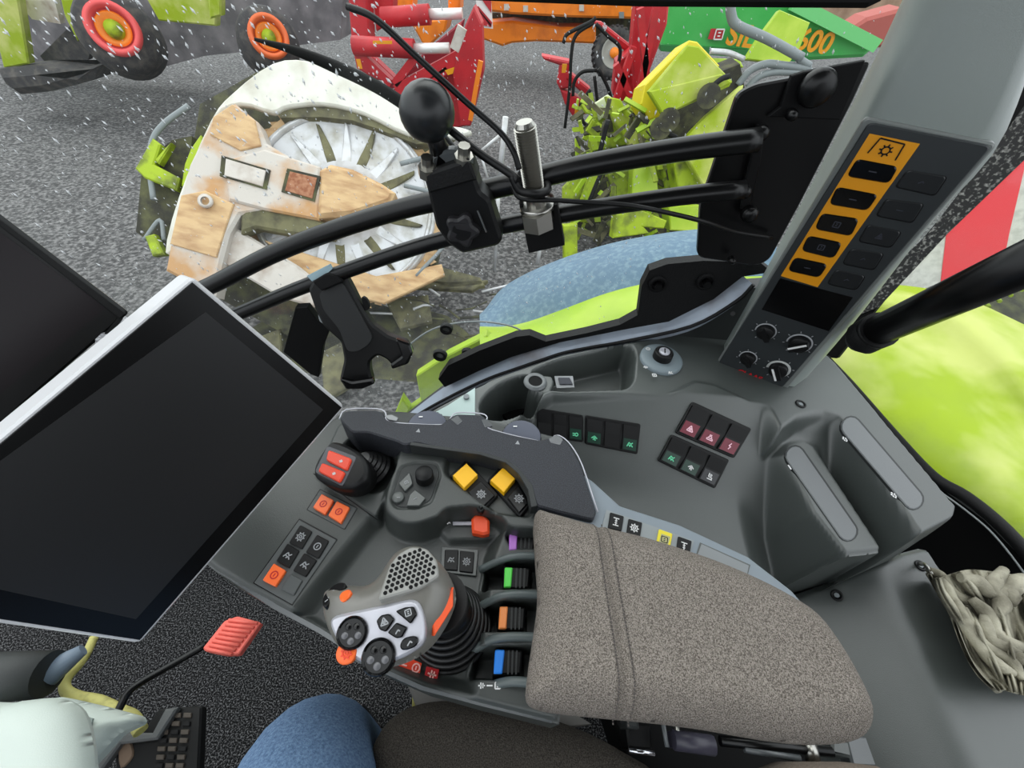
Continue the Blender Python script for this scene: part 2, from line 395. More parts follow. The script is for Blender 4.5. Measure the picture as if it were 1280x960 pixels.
# ================================================================== SETTING
HZ = 0.70                                                     # level of the right-hand console rim
# cab floor
b = B().prism([V(-1.45, -.9, 0), V(1.1, -.9, 0), V(1.1, .62, 0), V(-1.45, .62, 0)], V(0, 0, 1), .06)
b.build('floor', carpet, kind='structure')
# yard outside
b = B().prism([V(-45, .8, -1.45), V(45, .8, -1.45), V(45, 60, -1.45), V(-45, 60, -1.45)], V(0, 0, 1), .1)
b.prism([V(-45, -20, -1.45), V(-1.2, -20, -1.45), V(-1.2, .8, -1.45), V(-45, .8, -1.45)], V(0, 0, 1), .1)
b.prism([V(1.4, -20, -1.45), V(45, -20, -1.45), V(45, .8, -1.45), V(1.4, .8, -1.45)], V(0, 0, 1), .1)
b.build('ground', asph, kind='structure')
# headliner above the frame of the photo, so that daylight comes through the windows
headl = mat('grey_headliner', (112, 112, 112), .9)
B().prism([V(-.30, -.95, 1.80), V(.80, -.95, 1.80), V(.80, .42, 1.80), V(-.30, .42, 1.80)], V(0, 0, 1), .05).build('ceiling', headl, kind='structure')
# unseen opaque panel, added where the glass door stands, to block light
deepw = mat('dark_light_block', (52, 55, 55), .7)
B().prism([V(-1.0, -.93, 0), V(1.1, -.93, 0), V(1.1, -.93, 1.15), V(-1.0, -.93, .95)], V(0, 1, 0), .04).build('light_block_left', deepw, kind='structure')
# outer cab wall below the window
def gy(x): return .655-.10*max(0, -x-.15)**1.5*4              # plan line of the curved side window
def onglass(px, py, off=0):
    r = ray(px, py); t = .6/r[1]
    for _ in range(12):
        p = EYE+r*t; t = (gy(p[0])+off)/r[1]
    return EYE+r*t
wl = [V(x, gy(x)+.01, 0) for x in np.linspace(-1.2, .62, 24)]
s1 = [(462, 556), (490, 535), (510, 518), (555, 484), (600, 462), (640, 444), (679, 430), (707, 425), (740, 418), (780, 410), (836, 400), (892, 372), (928, 344)]
_sx = sorted([tuple(onglass(x, y, .012)[[0, 2]]) for x, y in s1]); _sx = [(_sx[0][0]-.3, _sx[0][1]-.1)]+_sx
def wtop(x): return float(np.interp(x, [a[0] for a in _sx], [a[1] for a in _sx]))+.0
B().loft([[V(p[0], p[1], -.02) for p in wl], [V(p[0], p[1], wtop(p[0])-.015) for p in wl]], .03, n=V(0, -1, 0)).build('wall_right', deep, kind='structure')

# side window: curved pane
glassm = bpy.data.materials.new('window_glass'); glassm.use_nodes = True; t = glassm.node_tree; t.nodes.clear()
N = lambda k: t.nodes.new(k)
out = N('ShaderNodeOutputMaterial'); tr = N('ShaderNodeBsdfTransparent'); gl = N('ShaderNodeBsdfGlossy'); df = N('ShaderNodeBsdfDiffuse'); m1 = N('ShaderNodeMixShader'); m2 = N('ShaderNodeMixShader'); fr = N('ShaderNodeFresnel')
tcn = N('ShaderNodeTexCoord'); nz = N('ShaderNodeTexNoise'); cr = N('ShaderNodeValToRGB'); sx = N('ShaderNodeSeparateXYZ'); mr = N('ShaderNodeMapRange'); mu = N('ShaderNodeMath')
tr.inputs[0].default_value = (.95, .98, .96, 1); gl.inputs['Roughness'].default_value = .02; df.inputs[0].default_value = rgb(196, 200, 196); fr.inputs[0].default_value = 1.3
nz.inputs['Scale'].default_value = 9; nz.inputs['Detail'].default_value = 8
cr.color_ramp.elements[0].position = .38; cr.color_ramp.elements[0].color = (.03, .03, .03, 1); cr.color_ramp.elements[1].position = .75; cr.color_ramp.elements[1].color = (.5, .5, .5, 1)
mr.inputs['From Min'].default_value = .2; mr.inputs['From Max'].default_value = .75; mr.inputs['To Min'].default_value = 1.0; mr.inputs['To Max'].default_value = .12
mu.operation = 'MULTIPLY'
t.links.new(tcn.outputs['Object'], nz.inputs['Vector']); t.links.new(nz.outputs['Fac'], cr.inputs[0]); t.links.new(tcn.outputs['Object'], sx.inputs[0]); t.links.new(sx.outputs[2], mr.inputs[0])
t.links.new(cr.outputs[0], mu.inputs[0]); t.links.new(mr.outputs[0], mu.inputs[1])
t.links.new(fr.outputs[0], m1.inputs[0]); t.links.new(tr.outputs[0], m1.inputs[1]); t.links.new(gl.outputs[0], m1.inputs[2])
t.links.new(mu.outputs[0], m2.inputs[0]); t.links.new(m1.outputs[0], m2.inputs[1]); t.links.new(df.outputs[0], m2.inputs[2]); t.links.new(m2.outputs[0], out.inputs[0])
xs = np.linspace(-1.2, .62, 44)
win = thing('window_1', None, None, (0, .66, .4), kind='structure')
B().loft([[V(x, gy(x)+.03, wtop(x)-.01) for x in xs], [V(x, gy(x)+.03, 1.8) for x in xs]]).build('pane', glassm, win)
dropm = bpy.data.materials.new('dried_drop'); dropm.use_nodes = True; t = dropm.node_tree; bb = t.nodes['Principled BSDF']; bb.inputs['Base Color'].default_value = rgb(225, 228, 230); bb.inputs['Roughness'].default_value = .3; bb.inputs['Alpha'].default_value = .85
b = B()
def drop(p, d, l, w):
    n = V(0, -1, 0); s = unit(np.cross(d, n)); e = unit(np.cross(n, s)); b.add([p+e*l, p+s*w, p-e*l, p-s*w, p+n*w*.7], [(0, 1, 4), (1, 2, 4), (2, 3, 4), (3, 0, 4)])
for i in range(3600):
    x = rng.uniform(-1.1, .55) if i % 2 else rng.uniform(-.9, .2); z = 1.24-abs(rng.normal(0, .30))
    if x < -.92 or z < wtop(x)-.03: continue
    dr = unit(V(rng.uniform(-.1, .9), 0, rng.uniform(-1.1, -.3))); sz = (.0004+.0016*rng.uniform(0, 1)**2)*(1.35 if x < -.2 else 1.0)
    drop(V(x, gy(x)+.029, z), dr, sz*rng.uniform(1, 2.2), sz*.8)
b.build('drop_marks', dropm, win, kind='stuff')
for (x, y, r) in ((558, 411, .0125), (550, 444, .0145), (584, 441, .0115)):
    p = onglass(x, y, .03); B().lathe(p, V(0, -1, 0), [(r*.6, -.004), (r*.6, .004), (r*1.05, .005), (r*1.15, -.004)], 24, smooth=False).lathe(p, V(0, -1, 0), [(r*.6, .0), (.0001, .0)], 16).build('grommet', rubber, win)

# silver sill strip, inner gasket and black seal along the foot of the window
def along(px, off): return [onglass(x, y, off) for x, y in px]
s2 = [(480, 552), (505, 531), (531, 513), (570, 492), (611, 473), (645, 461), (680, 449), (705, 441), (740, 434), (780, 427), (864, 408), (920, 377), (942, 356)]
sillm = mat('weathered_aluminium_sill', (158, 168, 182), .35, metal=.15, col2=(104, 92, 88), nscale=9, lo=.48, hi=.72)
def sub(l, k=4): return smooth_path(l, k)[0]
B().loft([sub(along(s1, .012)), sub(along(s2, -.012))], .02, n=V(0, -.3, 1)).build('trim_1', sillm, kind='structure')
g = sub(along(s2, -.013)); B().tube(g, .0035, 8).build('trim_2', rubber, kind='structure')
sealpx = [(548, 474), (560, 457), (600, 438), (645, 421), (662, 419), (682, 427), (735, 416), (775, 406), (797, 394), (802, 358), (812, 338), (835, 330), (880, 326), (950, 328), (965, 340), (928, 346), (892, 374), (836, 402), (780, 412), (740, 420), (700, 428), (640, 446), (600, 463), (556, 484)]
seal = thing('trim_3', None, None, onglass(700, 420, 0), kind='structure')
B().prism([onglass(x, y, -.004) for x, y in sealpx], V(0, -1, 0), .02).build('seal_plate', rubber, seal)
for (x, y) in ((822, 355), (882, 352)):
    p = onglass(x, y, -.006); bo = B().lathe(p, V(0, -1, 0), [(.016, -.002), (.016, .003), (.011, .005), (.011, .002)], 20).build('washer', blackm, seal)
    B().cyl(p, p+V(0, -.012, 0), .007, seg=6).build('bolt', metalb, seal)
for (x, y) in ((583, 476), (600, 470), (566, 486)):
    pass
# top black bar across the window
tp = [(420, -22), (1112, -22), (1104, 2), (1085, 11), (800, 9), (640, 3), (430, -6)]
slab('trim_4', tp, YP(.50), .04, blackm, h=0, bev=.004, kind='structure')

# rear quarter window: black dotted border, seal and pane
W2 = plane(V(.88, .55, .7), V(-1, -.55, .1))
w2 = thing('window_2', None, None, hit(1160, 560, W2), kind='structure')
B().prism(hits([(1285, 40), (1285, 1000), (1200, 1000), (1160, 640), (1010, 480), (1040, 400)], lift(W2, -.02)), W2[1], .004).build('pane', glassm, w2)
fritm = mat('dotted_black_border', (34, 34, 35), .7, col2=(150, 150, 146), nscale=170, lo=.52, hi=.7)
slab('dotted_border', [(1290, 118), (1252, 172), (1160, 292), (1064, 384), (1052, 402), (1098, 384), (1184, 292), (1290, 190)], W2, .003, fritm, w2, h=-.015)
slab('border_seal', [(1292, 40), (1262, 120), (1244, 190), (1030, 446), (1046, 448), (1100, 380), (1262, 180), (1292, 130)], W2, .012, blackm, w2, h=-.018)
path = [(1030, 448), (1064, 484), (1120, 548), (1166, 596), (1206, 620), (1246, 652), (1282, 690), (1310, 730)]
B().tube(sub(hits(path, W2), 5), .012, 10).build('window_seal', rubber, w2)
path = [(1180, 618), (1206, 637), (1236, 662), (1262, 692), (1290, 730)]
B().tube(sub(hits(path, lift(W2, .012)), 5), .0018, 6).build('piping', pale, w2)
# dark cavity behind the console corner
slab('wall_rear', [(1130, 600), (1170, 606), (1230, 650), (1290, 710), (1310, 1000), (1180, 1000), (1100, 700)], lift(W2, .0), .03, blackm, kind='structure')

# ================================================================== OUTSIDE
def P3(px, y): return hits(px, YP(y))
def oslab(name, px, y, thick, M, parent=None, n=None, z=None, **kw):
    pl = YP(y) if n is None else plane(hit(*ctr(px), YP(y)), n); return slab(name, px, pl, thick, M, parent, **kw)

# --- maize header with the big disc, folded up beside the tractor
HP = plane(hit(430, 250, YP(3.3)), V(.15, -.72, .68)); hp = lambda h: lift(HP, h)
hd = thing('maize_header', 'muddy white and tan folded harvester header with a big spoked disc, outside the side window', 'harvester header', V(*hit(400, 330, ZP(-1.45))))
slab('backing_frame', [(250, 130), (330, 85), (450, 105), (540, 160), (565, 250), (545, 330), (470, 380), (360, 420), (250, 360), (230, 250)], HP, .25, mud, hd, h=-.22)
arc = closed([(205, 315), (222, 245), (262, 150), (290, 115), (340, 78), (385, 75), (440, 96), (500, 125), (540, 152), (575, 158), (590, 165), (560, 172), (510, 168), (455, 142), (405, 130), (360, 133), (340, 140), (300, 130), (268, 150), (245, 230), (228, 300)], 3)
slab('white_hood', [tuple(p) for p in arc], HP, .06, hoodw, hd, h=.10, bev=.015, smooth=True)
slab('hood_edge', [(344, 134), (400, 128), (455, 140), (500, 162), (545, 170), (580, 160), (560, 176), (520, 180), (470, 160), (440, 150), (400, 146), (350, 147)], HP, .10, olive, hd, h=.06)
cD = hit(432, 258, hp(-.05)); nD = HP[1]; e1 = unit(hit(540, 258, hp(-.05))-cD); RD = np.linalg.norm(hit(543, 258, hp(-.05))-cD)
B().lathe(cD, nD, [(RD*.30, .06), (RD*.34, .10), (RD*.8, .02), (RD*.97, .05), (RD, .06), (RD*1.02, 0), (RD*1.02, -.06), (RD*.2, -.08)], 48).build('disc', drum, hd)
B().lathe(cD, nD, [(RD*.93, .05), (RD*.945, .085), (RD*.97, .085), (RD*.985, .05)], 48).build('disc_rim', drum, hd, )
e2 = np.cross(nD, e1)
for k in range(18):
    a = 2*math.pi*k/18; d = e1*math.cos(a)+e2*math.sin(a); s_ = np.cross(nD, d); p = cD+nD*.06
    q = [p+d*RD*.40-s_*.045, p+d*RD*.62-s_*.015, p+d*RD*.86+s_*.03, p+d*RD*.88+s_*.055, p+d*RD*.64+s_*.05, p+d*RD*.40+s_*.045]
    B().prism([w_+nD*(.025*(i in (0, 5))) for i, w_ in enumerate(q)], nD, .05, .006).build('spoke', olive if k % 2 else drum, hd, )
ring = B()
for k in range(60):
    a = 2*math.pi*k/60; a2 = a+.06; d = e1*math.cos(a)+e2*math.sin(a); d2 = e1*math.cos(a2)+e2*math.sin(a2); p = cD-nD*.02
    ring.prism([p+d*RD*1.0, p+d*RD*1.13, p+d2*RD*1.17, p+d2*RD*1.0], nD, .02)
ring.lathe(cD, nD, [(RD*1.0, 0), (RD*1.11, .0), (RD*1.11, -.03)], 48)
ring.build('serrated_ring', rust, hd, kind='stuff')
# tan arms
slab('left_arm', [(262, 152), (292, 128), (322, 152), (332, 178), (352, 190), (372, 200), (398, 238), (388, 272), (340, 262), (300, 268), (286, 292), (276, 330), (268, 372), (232, 352), (206, 338), (220, 262), (236, 205)], HP, .14, beige, hd, h=.20, bev=.02)
slab('upper_tan_plate', [(266, 146), (290, 130), (318, 150), (326, 182), (300, 188), (262, 168)], HP, .03, rust, hd, h=.215, bev=.006)
slab('lower_tan_plate', [(226, 244), (256, 238), (292, 255), (280, 290), (270, 322), (212, 305)], HP, .03, rust, hd, h=.215, bev=.006)
slab('centre_plate', [(398, 212), (412, 204), (440, 210), (476, 228), (494, 240), (488, 252), (440, 268), (396, 272)], HP, .16, rust, hd, h=.24, bev=.03)
slab('centre_link', [(330, 186), (400, 208), (398, 275), (330, 262), (285, 250), (280, 200)], HP, .10, beige, hd, h=.225, bev=.015)
for q, mm in (([(282, 198), (332, 213), (328, 233), (280, 219)], dirtyw), ([(362, 214), (396, 222), (390, 248), (356, 238)], brick)):
    c_ = ctr(q); big = [tuple(c_+(np.array(p)-c_)*1.22) for p in q]; pc = slab('pocket_frame', big, HP, .02, mud, hd, h=.235); slab('pocket_plate', q, HP, .012, mm, pc, h=.243, bev=.004)
slab('guard_bar', [(300, 268), (316, 252), (350, 252), (400, 275), (420, 285), (415, 298), (360, 292), (320, 285), (300, 292)], HP, .12, olive, hd, h=.19, bev=.02)
slab('lower_beam', [(276, 290), (290, 282), (372, 332), (430, 378), (420, 392), (350, 372), (280, 330)], HP, .10, dirtyw, hd, h=.13, bev=.015)
slab('lower_tan_beam', [(330, 300), (470, 345), (552, 330), (556, 344), (480, 380), (400, 360)], HP, .08, rust, hd, h=.06, bev=.01)
for pts, r in (([(236, 132), (205, 155), (190, 178), (188, 215), (192, 250)], .02), ([(180, 300), (200, 275), (205, 300)], .015), ([(538, 195), (500, 205)], .02), ([(505, 232), (540, 240)], .018), ([(520, 345), (560, 300), (575, 250)], .015)):
    B().tube(sub(hits(pts, hp(.05)), 5), r, 8).build('rod', greypipe, hd)
for q in ([(238, 185), (250, 168), (256, 180), (244, 232), (226, 232), (230, 205)], [(168, 210), (190, 172), (200, 180), (192, 205), (224, 222), (220, 238), (180, 222)], [(180, 295), (192, 292), (205, 318), (190, 320)], [(205, 185), (214, 178), (198, 205), (192, 200)], [(226, 343), (250, 340), (240, 352)]):
    slab('lime_guard', q, HP, .06, limed, hd, h=.08, bev=.01)
slab('dark_linkage', [(178, 205), (215, 175), (240, 170), (236, 225), (250, 300), (205, 315), (170, 290)], HP, .12, mud, hd, h=-.02)
q = hits([(258, 252)], hp(.235))[0]; B().lathe(q, nD, [(.03, 0), (.05, .0), (.05, .02), (.03, .02)], 16).build('ring_eye', dirtyw, hd)
# crop lifter debris below the disc
lf = hd
DP = plane(hit(480, 380, ZP(-1.2)), V(0, -.2, .95))
slab('base_plate', [(300, 420), (360, 380), (470, 370), (560, 395), (600, 430), (520, 500), (400, 520), (320, 480)], DP, .2, mud, lf, h=-.1)
for q in ([(470, 345), (560, 352), (610, 350), (590, 362), (520, 358)], [(500, 318), (540, 330), (600, 346), (606, 356), (560, 360), (515, 345)], [(480, 372), (535, 368), (540, 400), (500, 410)], [(400, 440), (430, 425), (440, 480), (405, 500)], [(310, 425), (350, 410), (352, 445), (325, 450)]):
    slab('guard', q, DP, .05, olive, lf, h=.05, bev=.01)
for i in range(16):
    a = V(rng.uniform(430, 620), rng.uniform(340, 430)); an = rng.uniform(-.4, .6); l = rng.uniform(40, 120); q = a+V(math.cos(an), math.sin(an))*l*.6
    B().tube(hits([a, (a+q)/2+V(0, rng.uniform(-6, 6)), q], lift(DP, rng.uniform(0, .15))), rng.uniform(.006, .014), 6).build('rod', drum if i % 2 else mud, lf)
for (x, y, x2, y2) in ((680, 145, 676, 300), (634, 148, 640, 200)):
    pass
# --- red loader frame
rd = thing('red_header', 'red machine frame with two hydraulic cylinders, standing behind the white hood', 'farm machine', V(*hit(540, 165, ZP(-1.45))))
for i, (q, y, th, M) in enumerate((
  ([(592, 8), (602, 30), (604, 90), (588, 158), (576, 158), (566, 95), (572, 62), (582, 30)], 7.0, .25, red),
  ([(478, 116), (536, 60), (580, 24), (572, 70), (562, 90), (520, 100)], 7.5, .12, mat('deep_red_paint', (140, 18, 40), .5)),
  ([(482, 120), (556, 84), (574, 80), (582, 158), (545, 165), (500, 130)], 7.2, .3, red),
  ([(432, -40), (456, -40), (462, 52), (440, 60)], 7.6, .3, red), ([(462, -40), (492, -40), (490, 28), (470, 40)], 7.9, .3, red),
  ([(440, 60), (456, 62), (500, 104), (470, 100), (446, 86)], 7.3, .15, red))):
    oslab('plate', q, y, th, M, rd, bev=.02)
for a, c_, w_ in (((445, 62), (490, 104), .1), ((494, 104), (522, 68), .1), ((496, 112), (574, 70), .14), ((500, 130), (560, 86), .08), ((572, 30), (600, 95), .06)):
    B().box(hit(*a, YP(7.1)), hit(*c_, YP(7.1)), w_, .12, up=V(0, 1, 0)).build('brace', red, rd)
for (a, c_, d_, y) in (((478, 22), (537, 18), (578, 17), 7.3), ((442, 57), (518, 61), (562, 60), 7.05)):
    cy = B().tube([hit(*a, YP(y)), hit(*c_, YP(y))], .11, 14).build('cylinder', red, rd); B().tube([hit(*c_, YP(y)), hit(*d_, YP(y))], .06, 12).build('piston_rod', mat('piston_chrome', (225, 222, 220), .35, metal=.3), cy)
for q in ([(445, 74), (450, 74), (453, 86), (448, 86)], [(556, 88), (568, 84), (566, 92), (560, 94)], [(466, 51), (490, 51), (490, 55), (466, 55)]):
    oslab('yellow_sticker', q, 6.85, .01, amber, rd)
B().box(hit(578, 34, YP(6.7)), hit(568, 62, YP(6.7)), .12, .05, up=V(0, 1, 0)).build('white_stripe', dirtyw, rd)
B().box(hit(601, 76, YP(6.7)), hit(588, 150, YP(6.7)), .06, .05, up=V(0, 1, 0)).build('orange_edge', orangem, rd)
# --- orange trailer
og = thing('orange_trailer', 'long orange trailer with one wheel and a small striped board, top of the view', 'farm machine', V(*hit(700, 58, ZP(-1.45))))
for q, y, th in (([(610, -60), (800, -60), (800, 24), (716, 22), (640, 18), (610, 14)], 12, 1.0), ([(596, 30), (640, 26), (700, 34), (745, 34), (745, 55), (670, 52), (640, 54), (628, 58), (605, 50)], 12.3, .8), ([(513, 28), (560, 22), (556, 40), (532, 62)], 12.3, .8), ([(485, -10), (516, -10), (514, 22), (490, 20)], 13, .6), ([(560, -20), (575, -20), (575, 12), (560, 14)], 13, .6)):
    oslab('panel', q, y, th, orangem, og, bev=.04)
oslab('under_frame', [(596, 16), (800, 18), (800, 60), (740, 44), (700, 40), (600, 40)], 12.9, .5, mud, og)
wb = oslab('warning_board', [(592, -30), (612, -30), (616, 36), (598, 34)], 11.6, .05, mat('board_white', (235, 230, 228), .5), og)
for q in ([(594, -12), (600, -20), (614, 0), (614, 16)], [(597, 10), (598, 30), (614, 34), (614, 30)], [(594, 8), (598, 8), (615, 28), (614, 34)]):
    oslab('red_stripe', q, 11.57, .02, red, wb)
for (x, y, w_) in ((633, 9, .10), (657, 11, .08), (727, 10, .12), (777, 19, .12)):
    oslab('sticker', [(x-3, y-4), (x+3, y-4), (x+3, y+4), (x-3, y+4)], 11.97, .03, dirtyw if x != 777 else greypipe, og)
def wheel(x, y, yy, rx, M, parent, ax, rimM, hubM, names=('tyre', 'rim', 'hub')):
    c_ = hit(x, y, YP(yy)); R_ = np.linalg.norm(hit(x+rx, y, YP(yy))-c_); ax = unit(ax)
    if ax@(EYE-c_) < 0: ax = -ax
    t_ = B().lathe(c_, ax, [(R_*.6, .0), (R_*.62, .04*R_), (R_*.9, .08*R_), (R_*1.0, -.05*R_), (R_*1.02, -.3*R_), (R_*.9, -.5*R_)], 32).build(names[0], M, parent)
    lug = B()
    for k in range(28):
        a = 2*math.pi*k/28; u = unit(np.cross(ax, V(0, 0, 1))); w_ = np.cross(ax, u); d = u*math.cos(a)+w_*math.sin(a); lug.box(c_+d*R_*1.0+ax*.05*R_, c_+(u*math.cos(a+.1)+w_*math.sin(a+.1))*R_*1.02-ax*.25*R_, R_*.08, R_*.08, up=d)
    lug.build('tread_lugs', M, t_)
    r_ = B().lathe(c_, ax, [(R_*.62, .05*R_), (R_*.58, .06*R_), (R_*.5, -.06*R_), (R_*.15, -.02*R_), (R_*.15, .03*R_), (.001, .03*R_)], 28).build(names[1], rimM, t_)
    B().lathe(c_+ax*.03*R_, ax, [(R_*.22, -.04*R_), (R_*.2, .03*R_), (.001, .05*R_)], 16).build(names[2], hubM, t_)
wheel(768, 66, 11.4, 27, tyre, og, V(.1, -1, .35), mat('grey_rim', (150, 146, 140), .6), orangem)
# --- small red coupling implement with hoses
ri = thing('red_coupling', 'small red drawbar with black hoses lying on the dark yard, left of the lime machine', 'machine part', V(*hit(720, 150, ZP(-1.45))))
for q in ([(677, 70), (712, 77), (713, 82), (700, 82), (680, 75)], [(700, 80), (712, 80), (710, 100), (716, 110), (700, 112), (696, 104)], [(708, 88), (738, 112), (732, 120), (706, 98)], [(700, 112), (710, 115), (735, 130), (738, 142), (716, 146), (706, 130)]):
    oslab('bracket', q, 6.6, .18, red, ri, bev=.02)
oslab('yellow_sticker', [(703, 80), (709, 80), (707, 91), (702, 91)], 6.4, .01, amber, ri); oslab('yellow_sticker', [(719, 134), (725, 134), (723, 145), (718, 145)], 6.4, .01, amber, ri)
for pts in ([(745, 22), (738, 28), (710, 42), (704, 54)], [(742, 28), (720, 44), (714, 70), (712, 110), (706, 160)], [(745, 30), (760, 45), (775, 60), (772, 85)], [(745, 88), (728, 90), (718, 102), (716, 120)], [(748, 86), (760, 110), (765, 128)], [(738, 112), (726, 130), (728, 150), (736, 160)], [(743, 95), (747, 130)]):
    B().tube(sub(hits(pts, YP(6.3)), 5), .022, 6).build('hose', rubber, ri)
# --- tall red upright frame
rt = thing('red_upright_frame', 'tall red sheet metal frame standing beside the green trailer', 'farm machine', V(*hit(800, 150, ZP(-1.45))))
for q, y, th in (([(798, -30), (840, -30), (834, 30), (812, 90), (796, 150), (790, 60)], 6.3, .3), ([(770, 78), (792, 60), (800, 145), (782, 142), (766, 118)], 6.6, .25), ([(740, 26), (752, 28), (790, 58), (790, 70), (764, 52)], 6.8, .1)):
    oslab('sheet', q, y, th, red, rt, bev=.02)
for a, c_ in (((770, 80), (800, 145)), ((800, 10), (808, 95)), ((792, 58), (770, 125)), ((822, 0), (800, 110))):
    B().box(hit(*a, YP(6.0)), hit(*c_, YP(6.0)), .07, .1, up=V(0, 1, 0)).build('brace', red, rt)
# --- green trailer
gt = thing('green_trailer', 'bright green hopper trailer with yellow lettering, top right of the side window', 'trailer', V(*hit(930, 90, ZP(-1.45))))
oslab('side_panel', [(838, 8), (846, -30), (1000, -30), (1012, 5), (1100, 55), (1080, 72), (1010, 76), (930, 68), (826, 60)], 8.5, .8, green, gt, bev=.05)
B().box(hit(992, 4, YP(8.4)), hit(1095, 57, YP(8.4)), .16, .12, up=V(0, 1, 0)).build('top_rail', mat('light_green_paint', (112, 200, 120), .5), gt)
oslab('side_beam', [(826, 56), (930, 62), (1010, 70), (1008, 78), (930, 72), (826, 64)], 8.4, .2, mat('dark_green_paint', (30, 112, 48), .5), gt)
c_, ux, uy = frame(YP(8.42), 899, 43, 10, 0); oslab('red_badge', [(889, 36), (905, 36), (902, 50), (885, 49)], 8.44, .02, red, gt); icon('box', c_, ux, uy, .1, white, gt, name='badge_mark')
for body, x, y, sz in (('SIL', 927, 46, .36), ('600', 1018, 53, .36)):
    c_, ux, uy = frame(YP(8.40), x, y, 10, 1.5); text(body, c_, ux, uy, sz, amber, gt, ext=.01)
bk = thing('red_bale_machine', 'dull red machine edge beyond the green trailer, at the pillar', 'farm machine', V(*hit(1100, 60, ZP(-1.45))))
oslab('body', [(1060, 38), (1085, 22), (1130, 10), (1135, 60), (1090, 60)], 10.5, .5, mat('dull_red_paint', (170, 84, 76), .7), bk, bev=.05)
oslab('earth_bank', [(1000, -20), (1140, -20), (1130, 30), (1050, 40)], 14, .8, mat('brown_bank', (140, 112, 92), .9, col2=(170, 140, 118), nscale=3), bk)
# --- lime mower behind the window bars
lm = thing('lime_mower', 'lime mower with folded shields and grey hoses, seen behind the black rails', 'farm machine', V(*hit(840, 260, ZP(-1.45))))
L1 = [([(862, 50), (872, 52), (900, 82), (830, 146), (812, 150), (801, 130), (806, 106)], 4.4, .3, mat('yellow_lime_paint', (214, 196, 20), .5)),
 ([(860, 56), (874, 58), (916, 101), (912, 108), (830, 145), (811, 114)], 4.25, .06, limep),
 ([(811, 114), (902, 92), (916, 103), (830, 145)], 4.2, .05, limep),
 ([(930, 106), (926, 130), (915, 168), (857, 173), (884, 145)], 4.15, .08, limep),
 ([(855, 192), (900, 186), (888, 232), (880, 234)], 4.1, .08, limep), ([(842, 200), (858, 196), (882, 236), (848, 240)], 4.2, .2, limed),
 ([(975, 12), (1013, 28), (1000, 60), (986, 80), (932, 74), (950, 45)], 7.0, .08, lime),
 ([(885, 72), (925, 74), (930, 84), (900, 86)], 6, .2, lime),
 ([(758, 120), (776, 124), (804, 180), (790, 186), (768, 150)], 4.7, .1, limep),
 ([(740, 150), (772, 136), (786, 180), (740, 190)], 4.9, .2, limed), ([(742, 130), (760, 118), (776, 130), (750, 150)], 4.9, .1, mat('pale_cover', (206, 214, 176), .6)),
 ([(790, 138), (812, 150), (812, 174), (800, 178)], 4.8, .2, limed),
 ([(792, 206), (820, 206), (823, 238), (790, 244)], 4.3, .15, lime), ([(760, 218), (790, 212), (796, 246), (768, 250)], 4.5, .15, limed),
 ([(826, 205), (845, 206), (850, 240), (832, 240)], 4.5, .2, limed),
 ([(704, 235), (722, 215), (738, 218), (726, 250), (704, 250)], 4.4, .08, limed), ([(738, 216), (756, 216), (740, 250), (726, 252)], 4.3, .08, limed),
 ([(770, 268), (800, 262), (834, 276), (830, 286), (805, 284), (812, 292), (766, 298)], 3.9, .15, limed), ([(836, 258), (874, 256), (872, 290), (838, 288)], 4.0, .2, lime), ([(704, 282), (722, 280), (722, 330), (706, 330)], 3.9, .12, limed)]
for q, y, th, M in L1: oslab('shield' if th < .1 else 'frame_part', q, y, th, M, lm, n=V(.1, -1, .35), bev=.01)
oslab('dark_core', [(742, 150), (800, 130), (850, 110), (925, 80), (935, 130), (900, 290), (760, 330), (705, 320), (735, 200)], 5.2, .3, mud, lm)
clut = [B() for _ in range(4)]
for i in range(230):
    y = rng.uniform(128, 315); x = rng.uniform(720-max(0, y-200)*.15, 800+(y-128)*.48); sz = rng.uniform(2, 7); an = rng.uniform(0, 3.1); L_ = sz*rng.uniform(1, 3.2)
    dx, dy = math.cos(an), math.sin(an); q = [(x-dx*L_-dy*sz*.5, y-dy*L_+dx*sz*.5), (x+dx*L_-dy*sz*.5, y+dy*L_+dx*sz*.5), (x+dx*L_+dy*sz*.5, y+dy*L_-dx*sz*.5), (x-dx*L_+dy*sz*.5, y-dy*L_-dx*sz*.5)]
    pl_ = plane(hit(x, y, YP(rng.uniform(4.2, 5.1))), V(rng.uniform(-.5, .5), -1, rng.uniform(-.2, .9))); clut[i % 4].prism(hits(q, pl_), pl_[1], .03)
for b_, M_ in zip(clut, (limed, lime, mud, olive)): b_.build('frame_clutter', M_, lm, kind='stuff')
for pts, r in (([(913, -5), (914, 18), (922, 32), (958, 48), (1002, 72)], .042), ([(922, 106), (938, 88), (958, 80), (980, 82), (1012, 86)], .034), ([(934, 110), (948, 96), (968, 90), (990, 90), (1014, 90)], .032), ([(888, 64), (910, 66), (930, 74)], .024), ([(990, 62), (1000, 74), (1012, 82)], .032)):
    B().tube(sub(hits(pts, YP(5.2)), 6), r, 10).build('hose', greypipe if r != .024 else drum, lm)
for pts in ([(838, 145), (835, 165), (845, 172)], [(880, 118), (900, 100), (912, 95)], [(735, 255), (760, 205), (800, 190)], [(760, 150), (750, 190)]):
    B().tube(sub(hits(pts, YP(4.2)), 6), .022, 8).build('hose', rubber, lm)
for (x, y) in ((836, 150), (886, 120), (826, 160)): B().cyl(hit(x, y, YP(4.2)), hit(x, y, YP(4.1)), .09, seg=16).build('hub', mud, lm)
